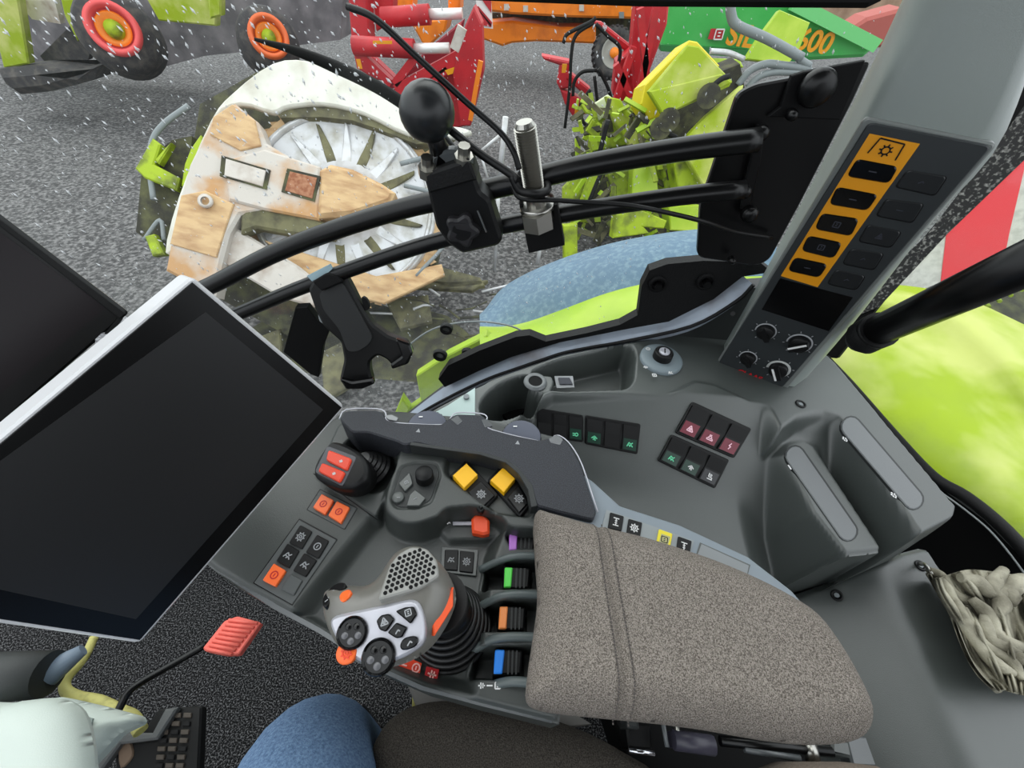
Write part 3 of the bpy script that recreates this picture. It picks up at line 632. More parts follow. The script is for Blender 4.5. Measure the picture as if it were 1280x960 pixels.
# --- white marker poles on the yard
for i, (a, c_) in enumerate((((632, 146), (626, 230)), ((706, 283), (714, 322)))): 
    pass
pf = thing('wire_frame', 'thin pale metal rod frame standing on the yard behind the ball mount', 'rod frame', V(*hit(628, 330, ZP(-1.45))))
for a, c_, r in (((632, 146), (624, 225), .022), ((624, 225), (618, 340), .018), ((600, 190), (624, 170), .012), ((612, 230), (600, 190), .01), ((676, 300), (672, 330), .02)):
    B().tube(hits([a, c_], YP(3.6)), r, 8).build('rod', drum, pf)
# --- lime harvester at top left
hv = thing('lime_harvester', 'lime harvester with big dark tyres and orange red rims, top left of the view', 'farm machine', V(*hit(140, 110, ZP(-1.45))))
oslab('body', [(-20, -40), (430, -40), (425, 50), (330, 62), (255, 70), (200, 85), (120, 70), (30, 80), (-20, 70)], 9.0, .8, mat('dusty_dark_body', (96, 92, 96), .8, col2=(130, 124, 128), nscale=3), hv)
for q, y in (([(-20, -30), (18, -30), (36, 80), (4, 86), (-10, 30)], 7.6), ([(68, -30), (84, -20), (104, 30), (96, 52), (80, 20)], 7.8), ([(172, -20), (272, -20), (270, 33), (198, 26)], 7.8), ([(258, -20), (276, -20), (276, 20), (262, 24)], 7.6)):
    oslab('lime_panel', q, y, .12, limep, hv, bev=.02)
for q in ([(110, 75), (60, 82), (50, 70), (100, 20), (120, 40)], [(20, 0), (68, 0), (76, 30), (40, 24)]): oslab('grey_panel', q, 7.9, .1, dirtyw if q[0][1] == 0 else tyre, hv)
rr = mat('coral_rim', (226, 84, 84), .5)
oslab('tyre', [(-10, 88), (36, 84), (90, 90), (118, 84), (112, 102), (60, 116), (20, 120), (2, 108)], 7.4, .5, tyre, hv, bev=.1)
for (x, y, rx, k) in ((142, 36, 24, 0), (336, 46, 20, 1)):
    c_ = hit(x, y, YP(7.5)); R_ = np.linalg.norm(hit(x+rx, y, YP(7.5))-c_); ax = unit(V(.62, -1, .45))
    ty = B().lathe(c_-ax*.12, ax, [(R_*1.1, .1), (R_*1.5, .06), (R_*1.75, -.1), (R_*1.8, -.5)], 32).build('tyre', tyre, hv)
    B().lathe(c_, ax, [(R_*1.12, -.02), (R_*1.08, .08), (R_*.86, .08), (R_*.82, -.02), (R_*.70, -.03)], 32).build('rim', rr if k == 0 else mat('orange_rim', (226, 104, 50), .5), ty)
    B().lathe(c_, ax, [(R_*.72, .0), (R_*.62, .03), (R_*.3, -.1), (.001, -.1)], 28).build('rim_dish', orangem, ty); B().lathe(c_, ax, [(R_*.42, -.1), (R_*.36, .04), (.001, .05)], 20).build('hub', limed, ty)
# --- outside wiper blade
wp = thing('wiper_arm', 'long tapered black wiper arm outside the glass, above the white hood', 'wiper', onglass(430, 95, .10))
pts = [onglass(x, y, .08) for x, y in ((318, 49), (370, 64), (420, 84), (470, 108), (510, 134), (540, 158))]
B().tube(sub(pts, 5), [.002, .006, .0085, .009, .009, .008], 8).build('wiper_blade', blackm, wp)
pts = [onglass(x, y, .09) for x, y in ((420, 84), (470, 106), (520, 138), (560, 175), (590, 215))]
B().tube(sub(pts, 5), .004, 8).build('wiper_rod', metalb, wp)
# --- lime wing of the tractor by the window foot, sky reflection painted blue-grey
fd = thing('side_fender', 'lime tractor fender with a blue grey top panel just outside the window foot', 'fender', V(*hit(760, 380, YP(1.0))))
def two(pa, pb, ya, yb, k=5, bulge=.04, n=6):
    A = sub(hits(pa, YP(ya)), k); Bq = sub(hits(pb, YP(yb)), k); L = []
    for i in range(n+1):
        t_ = i/n; L.append([a*(1-t_)+c*t_+V(0, -.3, 1)*bulge*math.sin(math.pi*t_) for a, c in zip(A, Bq)])
    return L
top_ = [(600, 398), (622, 366), (650, 346), (700, 324), (760, 305), (820, 293), (880, 286), (960, 284)]
mid_ = [(600, 408), (630, 408), (660, 402), (700, 388), (760, 366), (820, 352), (880, 347), (960, 345)]
low_ = [(600, 432), (636, 432), (670, 440), (710, 444), (760, 432), (820, 420), (880, 410), (960, 400)]
B().loft(two(top_, mid_, 1.45, 1.15, bulge=.05), .02, n=V(0, -.5, .8)).build('sky_tinted_wing', bluegrey, fd)
B().loft(two(mid_, low_, 1.148, .90, bulge=.03), .02, n=V(0, -.5, .8)).build('wing', lime, fd)
slab('lower_wing', [(520, 470), (560, 444), (608, 420), (622, 432), (600, 460), (556, 486), (530, 520), (505, 540), (490, 540), (512, 512), (526, 502)], YP(.95), .03, lime, fd, bev=.004)
slab('lower_wing', [(502, 498), (512, 512), (500, 528), (488, 532)], YP(.94), .03, lime, fd, bev=.004)
B().tube(sub(hits([(500, 440), (540, 412), (590, 402), (640, 408), (668, 425)], YP(.80)), 6), .0022, 6).build('clear_edge', greypipe, fd)
# --- rear right fender seen through the quarter window
rf = thing('rear_fender', 'big dusty lime rear fender seen through the rear quarter window', 'fender', V(*hit(1180, 520, ZP(.1))))
lines = [([(1010, 452), (1060, 520), (1120, 585), (1190, 640), (1260, 700), (1340, 790)], .20), ([(1030, 425), (1090, 490), (1160, 560), (1230, 620), (1340, 720)], .27),
         ([(1046, 405), (1120, 455), (1200, 530), (1270, 600), (1340, 670)], .30), ([(1058, 390), (1150, 415), (1220, 470), (1280, 530), (1340, 590)], .27),
         ([(1064, 376), (1170, 384), (1240, 430), (1290, 480), (1340, 520)], .33), ([(1070, 362), (1120, 356), (1200, 370), (1290, 410), (1340, 430)], .30)]
L = []
for pts, z in lines:
    q = smooth_path(hits(pts, ZP(z)), 8)[0]; q = np.array(q); s_ = np.linspace(0, 1, 24); tt = np.linspace(0, 1, len(q)); L.append([V(*[np.interp(u, tt, q[:, k]) for k in range(3)]) for u in s_])
L2 = []
for k in range(24):
    col = smooth_path([l[k] for l in L], 5)[0]; L2.append(col)
B().loft(L2, .02).build('fender_shell', limep, rf)
# --- warning board behind
wbd = thing('warning_board', 'large red and white striped warning board beyond the rear window, above the black handle', 'sign board', V(*hit(1220, 390, ZP(-.2))))
WP = plane(hit(1220, 300, YP(1.75)), V(-.5, -1, .4))
slab('board', [(1094, 384), (1184, 350), (1310, 300), (1310, 150), (1230, 210)], WP, .03, mat('board_pale', (206, 202, 196), .6, col2=(186, 182, 176), nscale=40), wbd)
slab('red_stripe', [(1186, 262), (1183, 292), (1176, 352), (1256, 320), (1262, 290), (1284, 196), (1290, 160)], WP, .004, mat('board_red', (222, 52, 62), .5), wbd, h=.003)
bt = thing('ribbed_block', 'dusty ribbed tyre lying past the black handle at the right edge', 'tyre', V(*hit(1260, 380, ZP(-.5))))
slab('tread', [(1190, 372), (1250, 338), (1310, 318), (1310, 420), (1240, 395)], plane(hit(1250, 360, ZP(-.2)), V(0, -.4, 1)), .2, mud, bt)
for i in range(5): B().tube(hits([(1222+i*14, 366-i*7), (1236+i*14, 384-i*7)], ZP(-.17)), .012, 6).build('rib', limed, bt)

# ================================================================== RIGHT-HAND SIDE CONSOLE
SLP = plane(V(0, .50, .70), V(0, -.8, 1.0)); RZ = ZP(HZ)
def poly(px, pl): return [h_[:2] for h_ in hits(px, pl)]
def mixz(z, t_, poly_, X, Y, e=.008):
    s, _, _ = sdf(X, Y, poly_); w = sst(.5-s/(2*e)); return z*(1-w)+t_*w
RIM = poly([(480, 553), (505, 532), (531, 514), (570, 493), (611, 474), (645, 462), (680, 450), (705, 442), (740, 435), (780, 428), (864, 409), (920, 378), (1000, 440), (1006, 498), (982, 514), (935, 502), (892, 482), (868, 478), (835, 494), (790, 493), (735, 493), (692, 493), (668, 503), (652, 524), (622, 552), (590, 570), (500, 570)], RZ)
SHELF = poly([(960, 470), (1030, 436), (1046, 452), (1204, 636), (1200, 652), (1152, 677), (1100, 600), (1048, 522), (1030, 514), (1000, 524), (975, 545), (955, 500)], RZ)
RID = poly([(974, 566), (980, 552), (1002, 545), (1022, 556), (1120, 700), (1090, 712), (1056, 700), (1010, 640)], ZP(.665))
TROU = poly(rnd([(664, 466), (700, 448), (786, 429), (793, 440), (790, 474), (782, 484), (735, 486), (700, 487), (682, 484)], 9), RZ)
CUP = poly([(640+37*math.cos(a)-8*math.sin(a), 497+8*math.cos(a)*-1+25*math.sin(a)) for a in np.linspace(0, 2*math.pi, 28, endpoint=False)], RZ)
POCK = poly(closed([(672, 468), (690, 468), (694, 478), (688, 488), (672, 490), (660, 480)], 3), RZ)
outer = poly([(480, 553), (505, 532), (531, 514), (570, 493), (611, 474), (645, 462), (680, 450), (705, 442), (740, 435), (780, 428), (864, 409), (920, 378), (960, 385), (1030, 437), (1046, 452), (1125, 545), (1200, 630), (1204, 640), (1198, 650), (1130, 688)], RZ)+poly([(1100, 706), (1060, 722), (1010, 733), (975, 738), (930, 745), (800, 765), (700, 720), (650, 640), (600, 592), (510, 566)], SLP)
def zc(X, Y, s):
    z = .70-.8*(.50-Y)
    z = np.minimum(z, .705)
    wz = sst((.50-X)/.10); zz = .592-.05*(1-wz)-.10*np.maximum(.36-Y, 0); z = z+wz*np.maximum(np.log1p(np.exp((zz-z)/.008))*.008, 0)
    z = mixz(z, .665, RID, X, Y, .012)
    z = mixz(z, HZ, SHELF, X, Y, .010)
    z = mixz(z, HZ, RIM, X, Y, .006)
    z = mixz(z, .63, TROU, X, Y, .006); z = mixz(z, .60, CUP, X, Y, .005)
    z = mixz(z, HZ-.003, POCK, X, Y, .003)
    return z-.008*sst((s+.008)/.008)
sc = thing('side_console', 'dark grey moulded console along the foot of the side window, with cup holder and switches', 'console', (0.2, .5, .55))
relief('body', outer, zc, .0026, .44, dark, sc)
slab('cup_base', [(606, 500), (640, 472), (676, 494), (640, 528)], ZP(.612), .01, blackm, sc)
slab('end_plate', [(512, 532), (560, 506), (594, 484), (594, 530), (560, 548), (500, 552)], RZ, .004, mat('mint_white_plate', (176, 196, 192), .4), sc, h=.004, bev=.001)
p, ux, uy = frame(RZ, 583, 497, 1, 0, .005); B().cyl(p, p+V(0, 0, .004), .005, seg=12).build('screw', greypipe, sc)
for a in ((597, 522), (596, 486)): pass
# round hole beside the cup holder
p = hit(669, 478, lift(RZ, -.002)); B().lathe(p, V(0, 0, 1), [(.0125, .004), (.018, .006), (.021, .001)], 24).build('socket_ring', mid, sc); B().cyl(p+V(0, 0, -.01), p+V(0, 0, .003), .0126, seg=20).build('socket', blackm, sc)
slab('trough_label', [(693, 470), (716, 470), (718, 484), (696, 485)], ZP(.675), .002, greyp, sc)
slab('trough_label', [(698, 472), (712, 472), (716, 480), (700, 480)], ZP(.678), .002, faint, sc)
# ignition switch
p = hit(826, 450, lift(RZ, .001)); ig = B().lathe(p, V(0, 0, 1), [(.040, -.002), (.040, .004), (.037, .007), (.022, .007), (.001, .007)], 40).build('ignition_plate', mat('blue_grey_plate', (116, 128, 134), .45), sc)
B().lathe(p, V(0, 0, 1), [(.018, .006), (.0175, .020), (.0165, .022), (.011, .022), (.011, .020)], 32).build('bezel', black, ig)
kb = B().lathe(p, V(0, 0, 1), [(.010, .018), (.010, .0235), (.0095, .024), (.0001, .024)], 28).build('key_barrel', silver, ig)
B().box(p+V(-.001, -.006, .0245), p+V(.001, .006, .0245), .002, .001).build('key_slot', blackm, ig)
for (x, y, k) in ((810, 436, 'circ'), (807, 459, 'tick'), (818, 469, 'box'), (838, 466, 'hook')):
    C, ux, uy = frame(RZ, x, y, 1, 0, .0083); icon(k, C, ux, uy, .0055, white, ig, w=.25)
# screws on the console
def screw(x, y, pl, h, par, r=.007):
    p = hit(x, y, lift(pl, h)); s_ = B().lathe(p, pl[1], [(r*1.3, -.001), (r*1.3, .001), (r*.9, .0012), (r*.8, -.001), (.0001, -.001)], 18).build('screw_hole', black, par); B().cyl(p-pl[1]*.002, p+pl[1]*.0005, r*.55, seg=6).build('screw', greypipe, s_)
screw(1001, 505, RZ, .0006, sc)
# long slotted pads on the two ridges
def stadium(a, b_, w, k=7):
    a = np.array(a, float); b_ = np.array(b_, float); d = unit(b_-a); n = V(-d[1], d[0]); o = []
    for c_, s0 in ((b_, 1), (a, -1)):
        for i in range(k+1):
            t_ = -math.pi/2+math.pi*i/k; o.append(tuple(c_+s0*(d*math.cos(t_)*w+n*math.sin(t_)*w)))
    return o
for (a, b_, z, w, d2) in (((994, 569), (1060, 664), .665, 11.5, ((987, 584), (1040, 655))), ((1064, 533), (1142, 624), HZ, 12, ((1056, 549), (1117, 619)))):
    q = ZP(z); big = stadium(a, b_, w+1.5); slab('slot_edge', big, q, .004, deep, sc, h=.0006)
    slab('vent_slider', stadium(a, b_, w), q, .006, mid, sc, h=.0022, bev=.0012)
    for (x, y) in d2: 
        C, ux, uy = frame(q, x, y, b_[0]-a[0], b_[1]-a[1], .0004); icon('tick' if x > 1050 else 'dash', C, ux, uy, .006, white, sc, w=.4, name='print_mark')
# rocker switch banks
def lerp(a, b_, t_): return (a[0]+(b_[0]-a[0])*t_, a[1]+(b_[1]-a[1])*t_)
def bank(corners, n, cols, icons, face, par, seps=()):
    TL, TR, BR, BL = corners
    fr_ = slab('switch_frame', corners, SLP, .012, black, par, h=.004, bev=.001, r=3)
    for i in range(n):
        t0, t1 = (i+.10)/n, (i+.92)/n; q = [lerp(TL, TR, t0), lerp(TL, TR, t1), lerp(BL, BR, t1), lerp(BL, BR, t0)]
        q = [lerp(q[0], q[3], .10), lerp(q[1], q[2], .10), lerp(q[1], q[2], .93), lerp(q[0], q[3], .93)]
        P = lift(SLP, .0085); pts = hits(q, P); n_ = SLP[1]
        # rocker: two faces meeting in a shallow valley
        mlt = lerp(q[0], q[3], .48); mrt = lerp(q[1], q[2], .48); A = hit(*mlt, lift(SLP, .0055)); Bp = hit(*mrt, lift(SLP, .0055)); lo_ = [p_-n_*.010 for p_ in pts]
        b = B(); b.add([pts[0], pts[1], Bp, A, pts[2], pts[3]]+lo_, [(0, 1, 2, 3), (3, 2, 4, 5), (0, 3, 5, 9, 6), (1, 7, 8, 4, 2), (0, 6, 7, 1), (5, 4, 8, 9)]); rk = b.build('rocker_switch', black if face[i] else black, par)
        if cols[i]:
            qq = [lerp(q[0], q[3], .56), lerp(q[1], q[2], .56), lerp(q[1], q[2], .98), lerp(q[0], q[3], .98)]
            v3 = [A+(pts[3]-A)*.12+n_*.0004, Bp+(pts[2]-Bp)*.12+n_*.0004, Bp+(pts[2]-Bp)*.96+n_*.0004, A+(pts[3]-A)*.96+n_*.0004]
            B().prism([v3[0]*.94+v3[1]*.06, v3[0]*.06+v3[1]*.94, v3[3]*.06+v3[2]*.94, v3[3]*.94+v3[2]*.06], n_, .0006).build('lens', cols[i], rk, label='coloured lens')
            c0 = sum(v3)/4+n_*.0009; ux = unit(v3[1]-v3[0]); uy = np.cross(n_, ux)
            icon(icons[i][0], c0, ux, uy, .0072, icons[i][1], rk, w=.24)
gl_g = mat('dark_green_lens', (16, 52, 40), .35); gl_r = mat('dark_red_lens', (110, 22, 44), .35); gl_k = mat('grey_lens', (38, 38, 42), .35); pinkp = mat('pink_print', (250, 200, 214), .5); greenp = mat('mint_print', (110, 220, 170), .5)
bank([(671, 510), (729, 519), (729, 553), (671, 545)], 3, [0, 0, gl_g], [0, 0, ('work', greenp)], [0, 0, 1], sc)
bank([(732, 519), (801, 530), (797, 568), (731, 555)], 3, [gl_g, 0, gl_g], [('lamp', greenp), 0, ('hook', greenp)], [1, 0, 1], sc)
bank([(866, 502), (940, 536), (918, 573), (844, 541)], 3, [gl_r, gl_r, gl_r], [('tri', pinkp), ('beacon', pinkp), ('bolt', pinkp)], [0, 0, 0], sc)
bank([(840, 543), (912, 575), (894, 611), (822, 576)], 3, [gl_g, gl_g, gl_k], [('hook', greenp), ('lamp', white), ('seat', white)], [0, 0, 0], sc)

# lower rear console
LZ = .56
bend = poly([(1090, 690), (1150, 680), (1180, 690), (1340, 940), (1340, 1100), (1270, 1100), (1200, 960), (1150, 820)], ZP(LZ))
bl0, bl1 = hit(1092, 705, ZP(LZ))[:2], hit(1215, 965, ZP(LZ))[:2]; dB = unit(bl1-bl0); nB = V(-dB[1], dB[0]); 
if (hit(1000, 800, ZP(LZ))[:2]-bl0)@nB < 0: nB = -nB
def zl(X, Y, s):
    d = (X-bl0[0])*nB[0]+(Y-bl0[1])*nB[1]; k = .02
    soft = np.where(d > k, d, np.where(d > -k, (d+k)**2/(4*k), 0)); return LZ-.75*np.maximum(soft, 0)-.008*sst((s+.008)/.008)
lo_out = poly([(985, 738), (1060, 716), (1128, 690), (1152, 684), (1162, 686), (1180, 712), (1230, 775), (1300, 880), (1380, 1000), (1380, 1130), (900, 1130)], ZP(LZ-.0))
rc = relief('rear_console', lo_out, zl, .004, .2, dark, None, label='dark grey lower console cover behind the armrest, under the hanging rag', cat='console')
sl2 = plane(V(bl0[0], bl0[1], LZ), V(nB[0]*.75, nB[1]*.75, 1)); 
def screw2(x, y, pl, h):
    p = hit(x, y, lift(pl, h)); s_ = B().lathe(p, pl[1], [(.009, -.001), (.009, .001), (.006, .0012), (.0055, -.001), (.0001, -.001)], 18).build('screw_hole', black, rc); B().cyl(p-pl[1]*.002, p+pl[1]*.0005, .004, seg=6).build('screw', greypipe, s_)
screw2(1046, 744, sl2, .006); screw2(1151, 707, ZP(LZ), .001)

# rag hanging from a hook over the console edge
rg = B(); K = 40; Rr = 26
rows = []
ol = [[(1160, 715), (1172, 722), (1186, 718), (1210, 712), (1240, 714), (1270, 718), (1300, 716)], [(1164, 722), (1180, 745), (1200, 740), (1222, 735), (1246, 738), (1275, 735), (1310, 740)],
      [(1176, 738), (1196, 775), (1214, 770), (1232, 762), (1256, 765), (1280, 760), (1312, 770)], [(1190, 756), (1206, 806), (1224, 805), (1242, 796), (1262, 800), (1285, 796), (1315, 800)],
      [(1196, 770), (1222, 838), (1240, 838), (1254, 832), (1272, 838), (1290, 836), (1315, 840)], [(1200, 785), (1244, 860), (1256, 862), (1266, 864), (1280, 868), (1295, 870), (1320, 875)]]
G = []
for r_ in ol:
    q = smooth_path([V(*p, 0) for p in r_], 12)[0]; G.append(q)
m_ = len(G[0]); Gc = [smooth_path([g_[k] for g_ in G], 9)[0] for k in range(m_)]
for k in range(m_):
    col = []
    for j, p in enumerate(Gc[k]):
        u = k/m_; v_ = j/len(Gc[k]); fold = .012*math.sin(u*26+3*math.sin(v_*5+u*3))+.009*math.sin(u*47-v_*7)+.005*math.sin(v_*22+u*9); edge = min(u, 1-u, .15)/.15
        col.append(hit(p[0], p[1], ZP(.598+fold-.02*(1-edge))))
    rows.append(col)
rg.loft(rows, .006)
for (a, w_, z) in (([(1196, 752), (1212, 790), (1240, 826), (1268, 842)], .012, .612), ([(1214, 748), (1236, 770), (1250, 800), (1290, 812)], .014, .614), ([(1250, 790), (1262, 815), (1290, 830)], .012, .612), ([(1176, 724), (1190, 748), (1204, 772)], .012, .606), ([(1160, 712), (1178, 722), (1196, 745), (1222, 752)], .011, .60), ([(1200, 722), (1222, 728), (1240, 742), (1262, 738), (1284, 728)], .015, .618), ([(1255, 712), (1240, 735), (1252, 752), (1246, 770)], .014, .62), ([(1205, 760), (1225, 800), (1262, 825), (1278, 850)], .010, .612), ([(1230, 770), (1240, 800), (1275, 815)], .012, .615), ([(1280, 722), (1262, 735), (1264, 756)], .016, .62)):
    rg.tube(sub(hits(a, ZP(z-.006)), 6), [w_*.45, w_*.75, w_*.6, w_*.8, w_*.35], 10)
rg.build('rag', rag, None, label='crumpled dirty pale cotton rag hanging at the right edge beside the rear console', cat='cloth')
hk = B().tube(sub([hit(1150, 705, ZP(LZ+.004)), hit(1156, 706, ZP(LZ+.03)), hit(1164, 716, ZP(LZ+.035)), hit(1166, 724, ZP(LZ+.025))], 5), .003, 8).build('hook', steel, None, label='small metal hook holding the dirty rag', cat='hook')

# ================================================================== CONTROL PILLAR
P0 = hit(940, 473, ZP(.69)); dl = unit(V(*[V(617-640, 901-480, F)@a for a in (Xc, Yc, Zc)])); ds = V(*[V(-779-640, -170-480, F)@a for a in (Xc, Yc, Zc)])
ds = unit(ds-dl*(ds@dl)); PN = unit(np.cross(dl, ds)); PP = plane(P0, PN); PN = PP[1]
pil = thing('control_pillar', 'light grey window pillar carrying a black touch panel with an amber strip and four knobs', 'pillar', P0)
def resamp(l, n=26):
    q = smooth_path(l, 6)[0]; q = np.array(q); s_ = np.r_[0, np.cumsum(np.linalg.norm(np.diff(q, axis=0), axis=1))]; return [V(*[np.interp(u*s_[-1], s_, q[:, k]) for k in range(3)]) for u in np.linspace(0, 1, n)]
pl_far = lift(PP, -.055); pl_mid = lift(PP, -.018); pl_s = lift(PP, -.004)
bodyL = [hits([(1165, -90), (1128, 0), (1066, 130), (1000, 258), (935, 378), (900, 440), (884, 470)], pl_far), hits([(1166, -90), (1132, 0), (1072, 130), (1006, 258), (940, 378), (904, 442), (888, 472)], lift(PP, -.035)),
         hits([(1176, -90), (1146, 0), (1084, 130), (1018, 258), (950, 378), (910, 446), (892, 474)], pl_mid), hits([(1196, -90), (1168, 0), (1096, 124), (1030, 258), (958, 382), (914, 450), (896, 476)], lift(PP, -.006)),
         hits([(1226, -90), (1200, 0), (1120, 130), (1050, 258), (970, 384), (922, 452), (905, 478)], pl_s), hits([(1350, -90), (1290, 20), (1236, 150), (1160, 266), (1068, 388), (1010, 452), (976, 488)], pl_s),
         hits([(1372, -90), (1304, 30), (1243, 170), (1166, 270), (1072, 392), (1016, 458), (982, 494)], lift(PP, -.010)), hits([(1376, -80), (1306, 40), (1247, 184), (1168, 274), (1074, 395), (1018, 461), (985, 497)], lift(PP, -.05))]
B().loft([resamp(l) for l in bodyL], .0).build('pillar_body', mat('light_pillar_plastic', (134, 142, 138), .38, bump=.1, bscale=900, spec=1.0), pil)
panM = mat('control_panel_face', (40, 44, 46), .5, bump=.1, bscale=900)
slab('panel_border', rnd([(1081, 146), (1248, 180), (978, 493), (892, 460)], 10, 6), PP, .008, mat('panel_border_grey', (112, 116, 114), .4), pil, h=.0005, bev=.002)
slab('control_panel', rnd([(1086, 153), (1240, 183), (975, 488), (896, 457)], 9, 6), PP, .008, panM, pil, h=.003, bev=.0012)
slab('amber_strip', [(1087, 167), (1150, 180), (1022, 359), (976, 345)], PP, .002, amber, pil, h=.0036)
C, ux, uy = frame(PP, 1108, 187, 10, 2.6, .0045); icon('pto', C, ux, uy, .0115, black, pil, w=.13, name='print_symbol')
for q, k in (([(1071, 199), (1123, 209), (1111, 230), (1058, 221)], 'dash'), ([(1046, 234), (1098, 244), (1084, 264), (1036, 256)], 'dash'), ([(1027, 267), (1074, 274), (1064, 296), (1018, 287)], 'box'), ([(1010, 295), (1053, 304), (1042, 324), (1001, 314)], 'box'), ([(993, 322), (1035, 331), (1024, 348), (984, 339)], 'dash')):
    slab('button', q, PP, .005, gloss, pil, h=.0056, bev=.0012, r=7); C, ux, uy = frame(PP, *ctr(q), 10, 2, .0058); icon(k, C, ux, uy, .006, faint, pil, w=.2, name='print_mark')
for q, k in (([(1135, 213), (1184, 221), (1168, 245), (1119, 234)], 'arrow'), ([(1108, 249), (1155, 255), (1140, 279), (1095, 270)], 'dash'), ([(1085, 281), (1127, 290), (1113, 310), (1073, 302)], 'tri'), ([(1064, 311), (1105, 317), (1092, 338), (1053, 330)], 'arrow'), ([(1045, 337), (1082, 345), (1070, 363), (1034, 355)], 'arrow')):
    slab('button_groove', [tuple(ctr(q)+(np.array(p)-ctr(q))*1.05) for p in q], PP, .004, black, pil, h=.0033, r=6)
    slab('button', q, PP, .005, deep if 0 else mat('touch_button', (26, 28, 30), .4), pil, h=.0046, bev=.001, r=6); C, ux, uy = frame(PP, *ctr(q), 10, 2, .0048); icon(k, C, ux, uy, .005, faint, pil, w=.2, name='print_mark')
slab('display', [(975, 348), (1066, 372), (1036, 414), (952, 387)], PP, .003, gloss, pil, h=.0038)
def knob(x, y, R_, ang, pnt=True, ringw=0):
    C, ux, uy = frame(PP, x, y, 10, 3, .003); n_ = PN; d = ux*math.cos(ang)+uy*math.sin(ang)
    rr_ = B().lathe(C, n_, [(R_*1.28, .0004), (R_*1.28, .0010), (R_*(1.12 if not ringw else 1.02), .0010)], 36, arc=(-.9, 4.1), ref=ux*.7-uy*.7).build('scale_ring', greyp if not ringw else mat('pale_scale', (170, 172, 170), .5), pil)
    kn = B().lathe(C, n_, [(R_, 0), (R_*.98, .008), (R_*.92, .009), (.0001, .009)], 30).build('knob', black, pil)
    B().box(C-d*R_*.95+n_*.012, C+d*R_*.95+n_*.012, R_*.55, .010, up=n_).build('grip', black, kn)
    if pnt: B().box(C-d*R_*.9+n_*.0173+np.cross(n_, d)*R_*.3, C+d*R_*.9+n_*.0173+np.cross(n_, d)*R_*.3, R_*.22, .0008, up=n_).build('pointer', white, kn)
    return C, ux, uy, rr_
for (x, y, R_, a, pn, rw) in ((957, 414, .0130, 2.3, False, 0), (999, 429, .0150, .7, True, 0), (935, 447, .0120, 2.3, False, 0), (973, 461, .0150, 2.1, True, 1)):
    C, ux, uy, ri_ = knob(x, y, R_, a, pn, rw)
    for k in range(8):
        t_ = k*2*math.pi/8+.3; d = ux*math.cos(t_)+uy*math.sin(t_); B().box(C+d*R_*1.4+PN*.0005, C+d*R_*1.6+PN*.0005, .0012, .0004, up=PN).build('tick_mark', greyp, ri_)
C, ux, uy = frame(PP, 937, 469, 42, 15, .0042); text('CLAAS', C, ux, uy, .0145, redp, pil)
for (x, y) in ((916, 392),): B().cyl(hit(x, y, lift(PP, -.024)), hit(x, y, lift(PP, -.018)), .004, seg=12).build('plug_hole', black, pil)

# ================================================================== RAILS AND MOUNTS
RP = YP(.56)
rl = thing('equipment_rail', 'pair of bent black steel rails with their mounting plate by the side window', 'mounting rail', hit(900, 250, RP))
up_ = [(176, 398), (215, 378), (268, 355), (340, 318), (420, 287), (500, 262), (560, 248), (640, 230), (720, 210), (800, 195), (880, 183), (948, 175)]
lo_ = [(200, 436), (250, 412), (308, 388), (370, 362), (440, 336), (520, 309), (600, 288), (700, 268), (780, 255), (860, 244), (930, 237)]
for l_, nm in ((up_, 'upper'), (lo_, 'lower')): B().tube(sub(hits(l_, YP(.545)), 4), .0132 if nm == 'upper' else .0115, 14).build('rail', metalb, rl)
slab('mounting_plate', rnd([(1090, 76), (1020, 92), (945, 106), (922, 118), (898, 190), (876, 255), (871, 322), (945, 333), (962, 326), (1000, 256), (1066, 128)], 10), YP(.585), .008, metalb, rl, bev=.002)
slab('plate_step', rnd([(948, 158), (958, 160), (952, 200), (938, 262), (925, 262), (930, 230)], 2), YP(.575), .01, metalb, rl, bev=.002)
slab('corner_gusset', [(990, 95), (1006, 90), (1082, 76), (1050, 150), (960, 146), (976, 134)], YP(.578), .006, blackm, rl, bev=.001)
for (x, y, r) in ((1020, 109, .019), (988, 142, .006), (950, 165, .009), (930, 238, .008), (936, 266, .011), (914, 323, .005)):
    p = hit(x, y, YP(.574)); b_ = B().lathe(p, V(0, -1, 0), [(r, 0), (r, .006), (r*.85, .010), (r*.3, .012), (.0001, .012)], 20).build('bolt', metalb, rl)
# ball mount clamp
bm = thing('ball_mount', 'black rubber ball mount clamped on the rails, with a star knob', 'device mount', hit(590, 300, YP(.54)))
BP = YP(.525)
p = hit(534, 140, BP); B().sph(p, .0305).build('ball', mat('rubber_ball', (26, 28, 30), .35), bm)
q1 = hit(545, 176, BP); q2 = hit(556, 206, BP); B().tube([p, q1, q2], [.012, .0105, .014], 16).build('neck', metalb, bm)
slab('collar', closed([(540, 196), (562, 188), (574, 192), (580, 204), (546, 214)], 3), BP, .016, mat('collar_grey', (70, 74, 76), .35), bm, h=.012, bev=.003)
slab('clamp_body', rnd([(529, 222), (586, 204), (594, 222), (600, 240), (612, 250), (628, 300), (622, 308), (578, 318), (560, 306), (545, 285), (534, 238)], 4), BP, .030, black, bm, h=.02, bev=.004)
slab('clamp_cap', rnd([(530, 218), (586, 199), (596, 226), (536, 243)], 3), BP, .034, rubber, bm, h=.028, bev=.003)
kp = hit(577, 290, YP(.49)); B().prism([kp+(.0195+.0030*math.cos(5*a))*V(math.cos(a), 0, math.sin(a)) for a in np.linspace(0, 2*math.pi, 40, endpoint=False)], V(0, -1, .15), .02, .003).build('star_knob', mat('knob_plastic', (30, 29, 32), .55), bm)
B().cyl(kp+V(0, .0, 0), kp+V(0, .02, 0), .012).build('knob_neck', black, bm)
